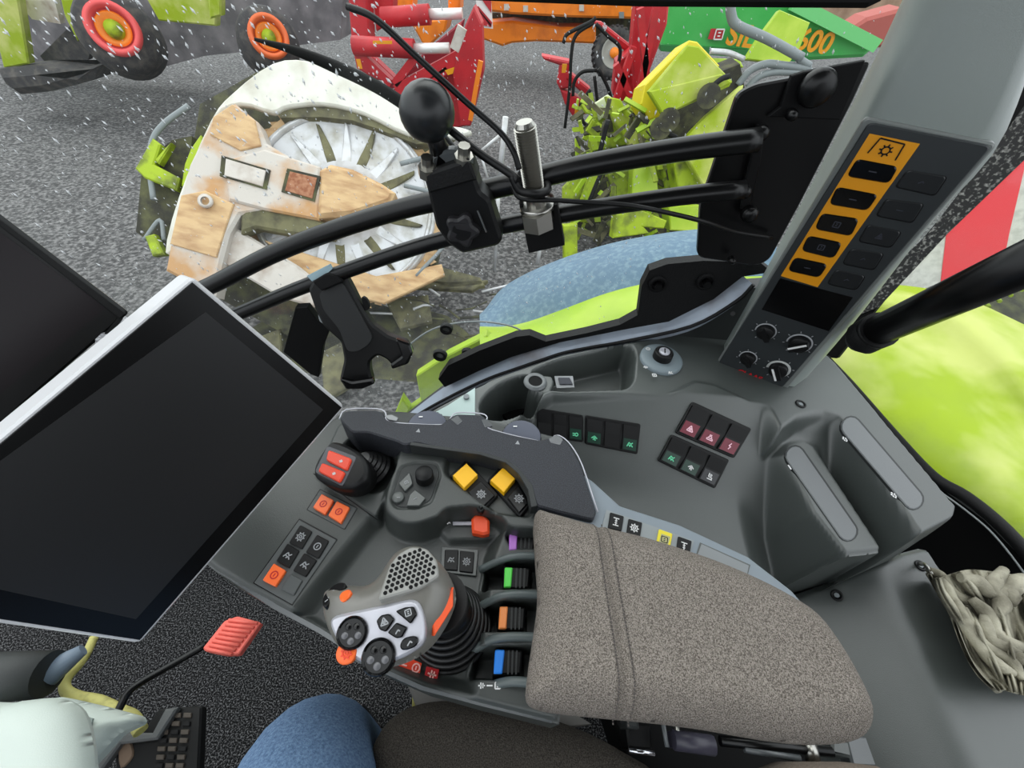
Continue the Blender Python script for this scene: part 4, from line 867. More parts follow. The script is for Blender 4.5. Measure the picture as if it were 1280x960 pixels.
B().box(hit(597, 263, YP(.497)), hit(608, 290, YP(.497)), .002, .002, up=V(0, 1, 0)).build('lever_pin', steel, bm)
for (x, y) in ((534, 206), (580, 192)): B().lathe(hit(x, y, YP(.505)), V(.1, -.3, 1), [(.011, -.014), (.011, -.002), (.007, -.002), (.007, .010), (.0001, .010)], 8, smooth=False).build('nut', steel, bm)
# threaded stud in a U bracket
st = thing('threaded_stud', 'bright threaded steel bolt standing up in a black bracket on the lower rail', 'bolt', hit(680, 300, YP(.53)))
a0, a1 = hit(673, 272, YP(.525)), hit(655, 152, YP(.515)); d = unit(a1-a0); L0 = np.linalg.norm(a1-a0); nth = 25; prof = [(.0122, 0), (.0122, L0*.30)]
for k in range(nth):
    h0 = L0*(.30+.66*k/nth); hh = L0*.66/nth; prof += [(.0098, h0), (.0128, h0+hh*.45), (.0128, h0+hh*.55), (.0098, h0+hh*.98)]
prof += [(.0115, L0*.965), (.009, L0), (.0001, L0)]
B().lathe(a0, d, prof, 24, smooth=False).build('threaded_rod', steel, st)
B().cyl(hit(674, 284, YP(.518)), hit(671, 264, YP(.518)), .021, seg=6).build('hex_head', steel, st); B().cyl(hit(671, 262, YP(.525)), hit(670.5, 256, YP(.525)), .0215, seg=24).build('washer', steel, st)
slab('u_bracket', [(649, 255), (653, 253), (656, 278), (664, 287), (682, 287), (692, 276), (692, 257), (697, 256), (706, 307), (661, 317)], YP(.525), .02, blackm, st, h=.004, bev=.001)
# cable ties
def tie(label, paths, y=.515, r=.0028):
    b = B(); 
    for pp in paths: b.tube(sub([hit(x, y_, YP(yy)) for x, y_, yy in pp], 6), r if len(pp) > 4 else r*1.1, 8)
    return b.build('cable_tie', black, None, label=label, cat='cable tie')
tie('black cable tie whose long tail runs up to the top left, around the steel bolt', [[(434, 8, .56), (470, 24, .55), (520, 70, .54), (580, 125, .53), (625, 165, .52), (642, 190, .51), (649, 212, .505)]], r=.0034)
tie('thick black cable tie from behind the rubber ball to the steel bolt', [[(548, 150, .545), (570, 168, .535), (600, 192, .525), (636, 216, .51), (648, 226, .50)], [(640, 220, .505), (650, 238, .50), (670, 242, .495), (684, 238, .51), (682, 228, .535), (664, 220, .54), (650, 218, .53)]], r=.0048)
tie('thin black cable tie reaching right from the steel bolt across the lower rail', [[(640, 232, .52), (648, 246, .51), (664, 250, .50), (690, 250, .50), (720, 252, .505), (780, 256, .51), (830, 265, .52), (880, 277, .53), (920, 290, .56), (965, 297, .575)], [(652, 246, .51), (658, 240, .54), (676, 240, .545), (688, 244, .53), (691, 250, .50)]], r=.0030)
# phone holder
ph = thing('phone_holder', 'black phone cradle with two claws, hooked on the lower rail above the big screen', 'phone holder', hit(440, 420, YP(.50)))
HPn = plane(hit(440, 420, YP(.50)), V(.15, -.9, .45))
slab('side_bracket', [(369, 385), (384, 384), (396, 400), (412, 412), (404, 432), (398, 472), (388, 468), (354, 440)], YP(.52), .012, blackm, ph, bev=.001)
slab('cradle', rnd([(385, 362), (394, 346), (412, 338), (432, 345), (440, 360), (452, 384), (466, 406), (485, 420), (508, 428), (516, 440), (510, 456), (492, 460), (484, 450), (472, 444), (462, 452), (462, 464), (466, 478), (452, 486), (432, 486), (424, 476), (430, 450), (426, 428), (404, 408), (394, 388)], 4), HPn, .022, black, ph, h=0, bev=.004)
slab('pad', rnd([(398, 366), (428, 352), (450, 392), (466, 422), (462, 430), (448, 440), (434, 440), (424, 412), (404, 388)], 6), HPn, .004, mat('cradle_pad', (34, 35, 36), .75), ph, h=.003, bev=.001)
slab('top_clip', rnd([(390, 352), (408, 341), (424, 345), (430, 352), (402, 364)], 3), HPn, .01, blackm, ph, h=.010, bev=.002)
slab('clear_tip', [(383, 345), (412, 330), (418, 340), (390, 352)], HPn, .006, mat('clear_blue_plastic', (150, 176, 186), .2), ph, h=.002, bev=.001)
for q in ([(494, 424), (512, 430), (516, 442), (508, 456), (490, 462), (488, 456), (502, 446)], [(424, 474), (440, 478), (466, 474), (468, 480), (452, 487), (432, 487)]):
    slab('claw', rnd(q, 2), HPn, .012, gloss, ph, h=.022, bev=.003)
slab('screw_pad', closed([(452, 372), (458, 374), (462, 384), (456, 388)], 3), HPn, .01, blackm, ph, h=-.006)
slab('screw_pad', closed([(398, 392), (404, 394), (408, 404), (400, 402)], 3), HPn, .01, greypipe, ph, h=-.004)
# black grab handle at the rear window
gh = thing('grab_handle', 'thick black tube handle with a rounded end crossing the rear window', 'handle', hit(1100, 420, YP(.52)))
a0, a1 = hit(1096, 414, YP(.50)), hit(1340, 304, YP(.36)); g0 = hit(1076, 424, YP(.51))
B().tube([a0, a1], .0215, 20).build('tube', metalb, gh); d = unit(a1-a0)
B().tube([g0-d*.012, g0-d*.006, g0+d*.006, g0+(a0-g0)*.6, a0], [.006, .018, .0255, .0255, .024], 20).build('grip_end', rubber, gh); B().tube([a0-d*.004, a0+d*.008], .0262, 20).build('collar', black, gh)

# ================================================================== ARMREST
AZ = .80
pad_px = closed([(671, 634), (690, 634), (740, 648), (800, 662), (850, 677), (900, 694), (950, 715), (995, 738), (1030, 762), (1060, 800), (1085, 842), (1104, 884), (1102, 912), (1084, 926), (1040, 930), (980, 924), (900, 910), (840, 902), (780, 896), (720, 890), (680, 884), (662, 872), (663, 840), (670, 790), (676, 740), (673, 690)], 3)
pad_xy = poly(pad_px, ZP(AZ-.012)); seam = [hit(x, y, ZP(AZ))[:2] for x, y in ((752, 640), (757, 680), (766, 740), (776, 800), (783, 850), (788, 905))]; seam = [V(*s_) for s_ in smooth_path([V(*s_, 0) for s_ in seam], 6)[0]]
seam2 = [s_[:2] for s_ in seam]
def zp(X, Y, s):
    R_ = .030; t_ = np.clip(1+s/R_, 0, 1); z = AZ-.028*(1-np.sqrt(np.clip(1-t_**2, 0, 1)))-.006*sst(t_)
    d = np.full(X.shape, 1e9)
    for i in range(len(seam2)-1):
        a, e = seam2[i], seam2[i+1]-seam2[i]; u = np.clip(((X-a[0])*e[0]+(Y-a[1])*e[1])/(e@e), 0, 1); d = np.minimum(d, np.hypot(X-a[0]-u*e[0], Y-a[1]-u*e[1]))
    return z-.0035*np.exp(-(d/.0028)**2)+.0012*np.exp(-((d-.009)/.004)**2)
ap = thing('armrest_pad', 'large grey woven fabric armrest cushion with a double seam', 'armrest', hit(880, 800, ZP(AZ-.05)))
relief('cushion', pad_xy, zp, .0022, AZ-.05, fabric, ap)
b = B()
for off in (-.007, .007):
    for i in range(len(seam2)-1):
        a, e = seam2[i], seam2[i+1]; d = unit(V(*(e-a), 0)); n_ = V(-d[1], d[0], 0)
        for t_ in (.1, .6):
            p = V(*(a+(e-a)*t_), AZ-.0002)+n_*off; q = V(*(a+(e-a)*(t_+.33)), AZ-.0002)+n_*off
            zz = zp(np.array([p[0]]), np.array([p[1]]), sdf(np.array([p[0]]), np.array([p[1]]), pad_xy)[0])[0]; p[2] = q[2] = zz+.0006; b.box(p, q, .0012, .0012)
b.build('seam_stitches', thread, ap, kind='stuff')
# side trim of the armrest with its own buttons
at_ = thing('armrest_side_panel', 'light grey side strip beside the fabric armrest, with small symbol buttons', 'control panel', hit(850, 690, ZP(.74)))
TP = ZP(.742)
slab('panel', rnd([(728, 592), (742, 602), (775, 632), (850, 656), (936, 696), (990, 738), (1010, 760), (900, 780), (700, 700), (690, 640)], 2), TP, .03, mat('pale_blue_grey_plastic', (128, 138, 146), .45, bump=.1, bscale=900), at_, bev=.002)
slab('inset', [(758, 637), (868, 676), (860, 700), (750, 668)], TP, .002, mat('grey_inset', (140, 146, 148), .5), at_, h=.0008)
for q, k, M_, pm in (([(763, 640), (780, 645), (777, 664), (760, 660)], 'axle', black, white), ([(786, 648), (803, 653), (800, 672), (783, 667)], 'gear', black, white), ([(824, 661), (841, 667), (837, 688), (820, 682)], 'box', mat('lemon_button', (226, 210, 40), .4), black), ([(848, 670), (865, 676), (862, 696), (845, 691)], 'axle', black, white)):
    button(q, TP, M_, at_, h=.003, ic=k, icM=pm, isz=.006, w=.2)
slab('button_plate', [(827, 667), (838, 671), (834, 684), (823, 680)], TP, .001, mat('grey_inset_b', (170, 168, 120), .5), at_, h=.0034)
slab('label_recess', [(875, 678), (938, 706), (934, 722), (868, 700)], TP, .001, dark, at_, h=.0006); slab('label_plate', [(877, 680), (936, 707), (933, 722), (870, 699)], TP, .001, mat('grey_label', (132, 136, 138), .55), at_, h=.0012)

# ================================================================== ARMREST CONSOLE
CZ = .705; CP = ZP(CZ)
ac = thing('armrest_console', 'dark grey armrest control console with coloured levers, orange and yellow switches', 'control console', hit(540, 700, ZP(.62)))
c_out = poly([(430, 512), (390, 540), (318, 620), (252, 700), (266, 712), (300, 732), (345, 756), (400, 788), (440, 818), (480, 838), (530, 860), (600, 880), (700, 905), (720, 640), (745, 650), (700, 545), (600, 520), (500, 512)], CP)
VAL = poly([(500, 588), (470, 655), (430, 705), (378, 772), (420, 800), (480, 832), (540, 854), (588, 862), (596, 800), (612, 700), (628, 660), (560, 640)], ZP(.685))
PLAT = poly(rnd([(508, 535), (520, 530), (700, 560), (720, 640), (690, 660), (668, 664), (636, 662), (622, 645), (590, 640), (560, 644), (520, 658), (497, 655), (478, 640), (478, 620)], 10), ZP(.728))
CROSS = poly(rnd([(424, 528), (512, 534), (515, 560), (470, 648), (394, 592)], 6), ZP(.712))
PIT = poly([(462+34*math.cos(a)+4*math.sin(a), 584+34*math.sin(a)) for a in np.linspace(0, 2*math.pi, 24, endpoint=False)], ZP(.70))
DISH = poly(rnd([(560, 560), (590, 556), (640, 568), (668, 600), (664, 645), (620, 640), (556, 590)], 8), ZP(.728))
BOOT = poly([(565+34*math.cos(a), 790+48*math.sin(a)) for a in np.linspace(0, 2*math.pi, 24, endpoint=False)], ZP(.685))
SLOT = poly(rnd([(548, 660), (560, 648), (590, 645), (618, 650), (632, 666), (600, 672), (560, 672)], 5), ZP(.70))
BAYS = [poly(rnd(q, 3), ZP(.69)) for q in ([(628, 664), (690, 660), (690, 688), (640, 688)], [(609, 709), (690, 706), (690, 737), (604, 738)], [(603, 757), (690, 756), (690, 790), (597, 790)], [(596, 814), (690, 812), (690, 850), (588, 848)])]
CLUS = poly(rnd([(500, 583), (520, 577), (545, 578), (552, 592), (540, 628), (522, 636), (494, 636), (487, 624)], 5), ZP(.728))
def za(X, Y, s):
    z = np.full(X.shape, CZ)
    z = mixz(z, .680, VAL, X, Y, .010); z = mixz(z, .711, CROSS, X, Y, .003)
    for q in BAYS: z = mixz(z, .655, q, X, Y, .0035)
    z = mixz(z, .728, PLAT, X, Y, .005); z = mixz(z, .680, PIT, X, Y, .005); z = mixz(z, .716, DISH, X, Y, .004)
    z = mixz(z, .725, CLUS, X, Y, .0012); z = mixz(z, .670, BOOT, X, Y, .003); z = mixz(z, .690, SLOT, X, Y, .004)
    return z-.006*sst((s+.006)/.006)
relief('body', c_out, za, .0018, .63, charc, ac)
slab('edge_trim', [(262, 708), (266, 704), (345, 755), (400, 785), (480, 836), (530, 858), (600, 878), (690, 900), (690, 904), (600, 882), (525, 862), (476, 840), (396, 790), (340, 760)], ZP(.700), .004, mid, ac)
# ribs between the lever bays
for (x0, y0, x1, y1, x2, y2) in ((600, 712, 640, 696, 690, 696), (596, 760, 632, 744, 690, 744), (592, 812, 625, 797, 690, 797), (600, 862, 640, 852, 690, 858)):
    B().tube(sub([hit(x0, y0, ZP(.688)), hit(x1, y1, ZP(.709)), hit(x2, y2, ZP(.712))], 6), .0048, 10).build('rib', mat('rib_plastic', (84, 92, 92), .4), ac)
# coloured levers in the bays
for (q, M_, side) in (([(637, 665), (647, 665), (646, 687), (636, 688)], mat('purple_lever', (176, 110, 200), .4), 0), ([(631, 709), (641, 709), (639, 734), (630, 734)], mat('green_lever', (90, 220, 80), .4), 0), ([(625, 758), (635, 758), (633, 786), (623, 786)], mat('peach_lever', (236, 142, 76), .4), 0), ([(619, 812), (631, 812), (628, 842), (617, 842)], mat('blue_lever', (36, 128, 226), .4), 0)):
    x1 = q[1][0]; lv = slab('lever', [(q[0][0]-1, q[0][1]-2), (x1+22, q[1][1]+1), (x1+20, q[2][1]+1), (q[3][0]-1, q[3][1]+2)], ZP(.702), .045, black, ac, bev=.002, r=2, smooth=False)
    slab('lever_cap', q, ZP(.706), .006, M_, lv, bev=.0012, r=2, label='coloured lever cap')
    for k in range(3): slab('finger_groove', [(x1+4+k*5, q[1][1]+1), (x1+6+k*5, q[1][1]+1), (x1+5+k*5, q[2][1]+1), (x1+3+k*5, q[2][1]+1)], ZP(.7035), .002, deep, lv)
    slab('bay_floor', [(x1+24, q[1][1]-6), (690, q[1][1]-6), (690, q[2][1]+6), (x1+24, q[2][1]+6)], ZP(.668), .003, dark, ac)
# orange slider
slab('slider_track', [(566, 652), (592, 652), (592, 656), (566, 656)], ZP(.695), .003, silver, ac); C, ux, uy = frame(ZP(.7), 561, 654, 1, 0); icon('arrow', C, ux, uy, .004, white, ac, w=.3, name='print_mark')
slab('orange_slider', rnd([(589, 648), (594, 643), (605, 643), (612, 650), (612, 666), (604, 668), (590, 665)], 2), ZP(.708), .012, mat('slider_orange', (232, 78, 34), .45), ac, bev=.003, label='orange slider lever')
# charcoal arch cover with thumb wheels
KP = ZP(.752)
arch = [(424, 524), (432, 513), (470, 512), (480, 516), (482, 524), (500, 528), (552, 530), (562, 522), (570, 517), (600, 518), (608, 522), (607, 534), (640, 543), (676, 550), (690, 546), (700, 546), (712, 555), (726, 580), (746, 640), (742, 650), (700, 640), (671, 632), (664, 610), (650, 590), (632, 575), (600, 566), (540, 558), (520, 553), (505, 556), (498, 552), (460, 540), (440, 540)]
slab('arch_cover', rnd(arch, 4, 3), KP, .05, archm, ac, bev=.002)
slab('arch_wall', [(512, 556), (540, 560), (600, 568), (632, 578), (648, 592), (660, 612), (664, 634), (672, 632), (666, 606), (650, 586), (632, 573), (600, 564), (540, 556), (514, 552)], ZP(.7525), .02, deep, ac, bev=.0008)
for q in ([(424, 524), (433, 512), (471, 511), (482, 516), (483, 525), (500, 529), (554, 531), (563, 523), (571, 516), (601, 517), (609, 522), (608, 534), (640, 544), (676, 552), (684, 555), (693, 545), (702, 546), (714, 557), (728, 582), (747, 640)],):
    B().tube(sub(hits(q, lift(KP, -.002)), 3), .0011, 6).build('silver_edge', silver, ac)
for (x, y, rx) in ((534, 526, 25), (652, 538, 24)):
    c_ = hit(x, y+7, ZP(.742)); R_ = np.linalg.norm(hit(x+rx, y+7, ZP(.742))-c_)
    w_ = B().lathe(c_-V(0, 0, .006), V(0, 0, 1), [(R_*.9, -.010), (R_, -.008), (R_, .006), (R_*.96, .0075), (.0001, .0078)], 40, smooth=False).build('thumb_wheel', mat('slate_wheel', (80, 84, 98), .3), ac)
    for k in range(26):
        a = 2*math.pi*k/26; d = V(math.cos(a), math.sin(a), 0); B().box(c_+d*R_-V(0, 0, .013), c_+d*R_, .0016, .0016, up=d).build('knurl', black, w_)
    C, ux, uy = frame(ZP(.7448), x-8, y-5, 1, 0); icon('dash', C, ux, uy, .004, white, w_, w=.5)
for (x, y, d) in ((523, 538, 1), (647, 553, 1)):
    C, ux, uy = frame(KP, x, y, 1, .1, .0002); B().prism([C-ux*.0032-uy*.003, C+ux*.0032-uy*.003, C+uy*.0034], V(0, 0, 1), .0004).build('pointer_mark', greyp, ac)
for q in ([(480, 519), (490, 518), (498, 522), (496, 526), (485, 524)], [(563, 524), (572, 519), (578, 526), (572, 531)], [(602, 524), (610, 524), (616, 532), (606, 534)], [(686, 548), (696, 543), (704, 549), (700, 556), (688, 553)]):
    slab('window_notch', rnd(q, 1), KP, .004, mat('smoky_clear', (120, 122, 124), .15, metal=.4), ac, h=.0008, bev=.0005)
# keypad cluster
kpl = ZP(.7262)
slab('keypad_pad', rnd([(502, 584), (522, 579), (545, 580), (550, 592), (538, 626), (520, 634), (496, 634), (489, 623)], 6), kpl, .004, deep, ac, bev=.0008)
p = hit(531, 597, ZP(.729)); B().lathe(p, V(0, 0, 1), [(.0125, -.004), (.012, .012), (.011, .0135), (.0001, .0135)], 28).build('round_knob', black, ac)
for q, k in (([(498, 604), (512, 590), (516, 604), (506, 614)], 'box'), ([(508, 632), (512, 618), (519, 612), (532, 622), (524, 632)], 'dash')):
    o_ = slab('key', rnd(q, 1.5), kpl, .006, dark, ac, h=.0045, bev=.0008); c_ = ctr(q); C, ux, uy = frame(kpl, c_[0], c_[1], 10, -5, .0046); icon(k, C, ux, uy, .0036, greyp, o_, w=.25)
p = hit(498, 623, kpl); o_ = B().lathe(p, V(0, 0, 1), [(.0078, 0), (.0076, .004), (.007, .0045), (.0001, .0045)], 20).build('key', dark, ac); C, ux, uy = frame(kpl, 498, 622, 1, 0, .0048); icon('dash', C, ux, -uy, .003, greyp, o_, w=.3)
# yellow double switches
DP2 = ZP(.722)
for (yq, bq, fq) in (([(566, 594), (583, 579), (597, 593), (580, 610)], [(585, 615), (601, 601), (619, 619), (601, 636)], [(562, 594), (583, 574), (623, 618), (601, 641)]), ([(613, 600), (629, 584), (644, 598), (630, 615)], [(634, 622), (648, 606), (664, 624), (649, 641)], [(609, 600), (629, 579), (668, 624), (650, 646)])):
    bs = slab('switch_base', fq, DP2, .010, black, ac, h=.002, bev=.001, r=2)
    slab('yellow_rocker', yq, ZP(.735), .012, yellow, bs, bev=.0007, label='yellow rocker')
    o_ = slab('black_rocker', bq, DP2, .008, gloss, bs, h=.005, bev=.001, r=1.5)
    c_ = ctr(bq); C, ux, uy = frame(DP2, c_[0], c_[1], 10, 9, .0054)
    icon('gear', C, ux, uy, .0070, greyp, bs, w=.24)
# button groups on the left wing
for q in ([(383, 637), (400, 611), (447, 635), (431, 662)], [(316, 729), (374, 648), (422, 674), (365, 757)]):
    slab('group_groove', q, CP, .002, black, ac, h=.0006, r=1); c_ = ctr(q); slab('button_frame', [tuple(c_+(np.array(p)-c_)*.97) for p in q], CP, .004, mat('frame_plastic', (80, 83, 83), .5), ac, h=.0014, bev=.0006, r=1)
for q, M_, k, pm in (([(391, 634), (402, 617), (417, 625), (406, 643)], orange, 'circ', redp), ([(410, 644), (421, 626), (437, 634), (426, 654)], orange, 'circ', redp),
                     ([(361, 678), (375, 656), (390, 664), (377, 686)], black, 'gear', greyp), ([(382, 690), (396, 668), (411, 676), (398, 698)], black, 'circ', greyp), ([(345, 701), (359, 679), (374, 688), (361, 710)], black, 'hook', greyp), ([(366, 713), (380, 691), (396, 700), (382, 721)], black, 'hook', greyp),
                     ([(328, 725), (342, 704), (357, 713), (344, 733)], orange, 'circ', redp), ([(351, 736), (363, 717), (378, 725), (367, 744)], mat('blank_plastic', (76, 79, 79), .5), None, None)):
    button(q, CP, M_, ac, h=.0042 if M_ is not orange else .006, ic=k, icM=pm, isz=.0064, ang=(10, 5.5), w=.2, label='orange button' if M_ is orange else None)
for q, k in (([(556, 687), (573, 687), (572, 713), (555, 712)], 'hook'), ([(575, 688), (593, 690), (591, 716), (574, 714)], 'gear')):
    if k == 'hook': slab('button_frame', rnd([(552, 683), (598, 687), (595, 720), (551, 715)], 1), ZP(.682), .004, dark, ac, h=.0016, bev=.0006)
    button(q, ZP(.682), black, ac, h=.004, ic=k, icM=greyp, isz=.0058, w=.2)
# printed labels on the front edge
LP = ZP(.684)
slab('red_label', [(490, 826), (508, 821), (527, 829), (524, 846), (500, 840)], LP, .001, redb, ac, h=.0006); slab('red_label', [(533, 833), (549, 836), (546, 851), (530, 847)], LP, .001, redp, ac, h=.0006)
for (x, y, k) in ((520, 835, 'circ'), (540, 843, 'tick'), (504, 831, 'dash')):
    C, ux, uy = frame(LP, x, y, 10, 3, .0012); icon(k, C, ux, uy, .0062, mat('coral_print', (255, 190, 180), .5), ac, w=.26, name='print_mark')
for x, k in ((602, 'tick'), (612, 'dash'), (622, 'box')):
    C, ux, uy = frame(ZP(.704), x, 857, 10, 0, .0012); icon(k, C, ux, uy, .0045, white, ac, w=.3, name='print_mark')
for x in (452, 462, 472, 480):
    C, ux, uy = frame(ZP(.711), x, 541+(x-452)*.25, 10, 3, .0003); icon('arrow', C, ux, uy, .0042, greyp, ac, w=.3, name='print_mark')
for (a, c_) in (((392, 592), (472, 650)),):
    B().tube(hits([a, c_], ZP(.7115)), .0007, 6).build('joint_line', black, ac)

# small cross lever with two red buttons
cl = thing('cross_lever', 'short black lever with two red buttons in a rubber bellows beside the big screen', 'lever', hit(462, 584, ZP(.68)))
base = hit(466, 587, ZP(.690)); head = hit(428, 584, ZP(.735)); ax = unit(head-base)
prof = []
for k in range(5): prof += [(.0285-.0038*k, .006*k), (.0300-.0038*k, .006*k+.003), (.0265-.0038*k, .006*k+.006)]
B().lathe(base, unit(V(-.35, 0, 1)), prof+[(.0001, .031)], 32, smooth=False).build('bellows', mat('lever_bellows_rubber', (30, 30, 31), .38, spec=.6), cl)
XH = plane(hit(420, 582, ZP(.742)), V(-.25, -.1, 1))
slab('head', closed([(391, 592), (394, 576), (410, 553), (424, 552), (448, 564), (458, 580), (456, 597), (442, 608), (424, 610), (402, 602)], 3), XH, .030, black, cl, bev=.005, smooth=True)
slab('ring', rnd([(393, 590), (409, 557), (446, 571), (428, 608)], 4), XH, .003, mat('grey_ring', (74, 74, 80), .4), cl, h=.0008, bev=.0006)
for q in ([(410, 562), (439, 573), (433, 588), (407, 575)], [(402, 578), (431, 590), (424, 603), (397, 589)]):
    slab('red_button', rnd(q, 3), XH, .005, redb, cl, h=.0045, bev=.0014, label='red button'); c_ = ctr(q); C, ux, uy = frame(XH, c_[0]+4, c_[1]+2, 10, 3, .0047); icon('tick', C, ux, uy, .0036, white, cl, w=.3, name='print_mark')

# ------------------------------------------------------------------ joystick
js = thing('joystick', 'grey multifunction joystick with silver button plate, perforated top and orange side', 'joystick', hit(572, 790, ZP(.68)))
b0 = hit(563, 784, ZP(.672)); prof = []
for k in range(6): prof += [(.043-.0032*k, .0075*k), (.0465-.0032*k, .0075*k+.004), (.0375-.0032*k, .0075*k+.0075)]
axj = unit(V(-.10, .12, 1)); e1j = unit(np.cross(axj, V(0, 1, 0))); e2j = np.cross(axj, e1j)
jb = B().lathe(b0, axj, [(.046, -.004), (.036, .02), (.027, .05), (.022, .075), (.0001, .076)], 36)
for k in range(7):
    rk_ = .0470-.0034*k; jb.tube([b0+axj*(.001+.0095*k)+rk_*(e1j*math.cos(a_)+e2j*math.sin(a_)) for a_ in np.linspace(0, 2*math.pi, 37)], .0034, 8, cap=False)
jb.build('bellows', mat('bellows_rubber', (22, 22, 23), .42, spec=.5), js)
JZ = .815; JP = ZP(JZ)
h_px = closed([(401, 742), (412, 732), (432, 728), (456, 729), (470, 722), (480, 708), (492, 692), (508, 683), (528, 683), (545, 696), (560, 714), (568, 732), (569, 748), (562, 768), (552, 786), (538, 804), (520, 818), (496, 828), (470, 832), (446, 826), (424, 812), (409, 790), (401, 766)], 3)
h_xy = poly(h_px, ZP(JZ-.018)); gx0, gy0 = hit(515, 715, JP)[:2]
def zj(X, Y, s):
    R_ = .026; t_ = np.clip(1+s/R_, 0, 1); z = JZ-.034*(1-np.sqrt(np.clip(1-t_**2, 0, 1)))
    z = z+.012*np.exp(-((X-gx0)**2+(Y-gy0)**2)/.035**2); return z
jg = mat('grip_grey', (108, 106, 100), .38, spec=.8)
relief('grip', h_xy, zj, .0016, JZ-.048, jg, js, flare=.30)
B().tube([hit(566, 770, ZP(.71)), hit(548, 752, ZP(JZ-.04))], [.024, .030], 24).build('stem', black, js)
n_ = V(0, 0, 1)
JT = plane(hit(470, 790, ZP(JZ+.003)), V(-.05, -.22, 1))
slab('button_plate', closed([(412, 782), (416, 771), (432, 766), (470, 758), (505, 750), (520, 751), (527, 762), (531, 785), (528, 804), (514, 816), (494, 826), (470, 832), (446, 826), (424, 806)], 3), JT, .012, silver, js, bev=.003, smooth=True)
# side grip light panel
slab('side_insert', rnd([(567, 733), (567, 758), (556, 776), (543, 796), (541, 782), (547, 768), (558, 752)], 2), plane(hit(556, 765, ZP(JZ-.016)), V(.5, -.15, .8)), .006, mat('orange_insert', (244, 86, 24), .45), js, h=.004, bev=.001, label='orange side insert')
GP = plane(hit(513, 718, ZP(JZ+.0135)), V(.02, .06, 1))
g_out = [(472, 750), (480, 726), (487, 706), (498, 692), (514, 683), (533, 685), (546, 700), (549, 720), (524, 735)]
slab('perforated_grille', rnd(g_out, 5), GP, .012, mat('grille_grey', (142, 142, 138), .4), js, bev=.0015)
hb = B(); gpoly = [V(*p) for p in g_out]
cc = hit(512, 716, lift(GP, .0002)); gxy = [hit(x, y, lift(GP, .0002)) for x, y in g_out]; ux, uy = unit(V(1, .55, 0)), unit(V(-.55, 1, 0)); st_ = .0050
for i in range(-14, 15):
    for j in range(-14, 15):
        p = cc+(ux*(i+.5*(j % 2))+uy*j*.87)*st_; s_ = sdf(np.array([p[0]]), np.array([p[1]]), gxy)[0][0]
        if s_ < -.0024:
            q = EYE+(p-EYE)*1; p[2] = hit(*(0, 0), GP)[2]*0+cc[2]-((p-cc)[:2]@GP[1][:2])/GP[1][2]
            hb.prism([p+.0020*V(math.cos(a), math.sin(a), 0)+GP[1]*.0002 for a in np.linspace(0, 2*math.pi, 7)[:-1]], GP[1], .0006)
hb.build('perforations', blackm, js, kind='stuff')
def round_pad(x, y, r, h, lobes=5):
    c_ = hit(x, y, lift(JT, h)); n_ = JT[1]
    o_ = B().lathe(c_, n_, [(r, -.006), (r, .001), (r*.93, .0025), (r*.82, .0008), (.0001, .0006)], 28, smooth=False).build('round_button_pad', gloss, js)
    u = unit(np.cross(n_, V(0, 1, 0))); w_ = np.cross(n_, u)
    for k in range(lobes):
        a = 2*math.pi*k/lobes+.4; d = u*math.cos(a)+w_*math.sin(a); B().sph(c_+d*r*.46+n_*.0005, r*.24, 12, (1, 1, .4)).build('lobe', mat('smoke_lobe', (92, 92, 96), .2) if k < 3 else gloss, o_)
round_pad(440, 791, .0135, .002); round_pad(473, 821, .0145, .002)
p = hit(433, 816, lift(JT, .000)); B().lathe(p, JT[1], [(.0090, -.006), (.0090, .000), (.008, .0012), (.0001, .0014)], 24).build('orange_button', orange, js, label='round orange thumb button')
C, ux, uy = frame(JT, 433, 816, 10, 3, .0016); icon('gear', C, ux, uy, .0055, redb, js, w=.2, name='print_mark')
for q, k in (([(470, 776), (476, 769), (486, 767), (493, 774), (482, 790), (474, 787)], 'tri'), ([(494, 764), (506, 759), (517, 758), (521, 768), (513, 780)], 'box'), ([(484, 791), (495, 778), (509, 784), (502, 797), (495, 798)], 'arrow')):
    o_ = slab('key', rnd(q, 2.5), JT, .006, gloss, js, h=.0035, bev=.001); c_ = ctr(q); C, ux, uy = frame(JT, c_[0], c_[1], 10, -4, .0038); icon(k, C, ux, uy, .0042, greyp, o_, w=.25)
o_ = slab('key', closed([(500, 806), (505, 798), (516, 795), (522, 798), (520, 807), (510, 812), (502, 812)], 3), JT, .006, gloss, js, h=.0035, bev=.001); C, ux, uy = frame(JT, 512, 804, 10, -4, .0038); icon('arrow', C, ux, uy, .0045, greyp, o_, w=.25)
EPn = plane(hit(418, 742, ZP(JZ-.012)), V(-.35, .3, 1))
slab('edge_pad', closed([(403, 756), (404, 745), (418, 730), (430, 728), (430, 735), (416, 746), (408, 757)], 3), EPn, .006, black, js, h=.004, bev=.001)
slab('edge_button', closed([(423, 747), (426, 740), (434, 736), (438, 738), (436, 744), (428, 751)], 3), EPn, .006, orange, js, h=.006, bev=.0015, label='small orange button')
for (x, y) in ((408, 751), (416, 739), (412, 746)): C, ux, uy = frame(EPn, x, y, 10, -8, .0045); icon('dash', C, ux, uy, .0022, greyp, js, w=.5, name='print_mark')

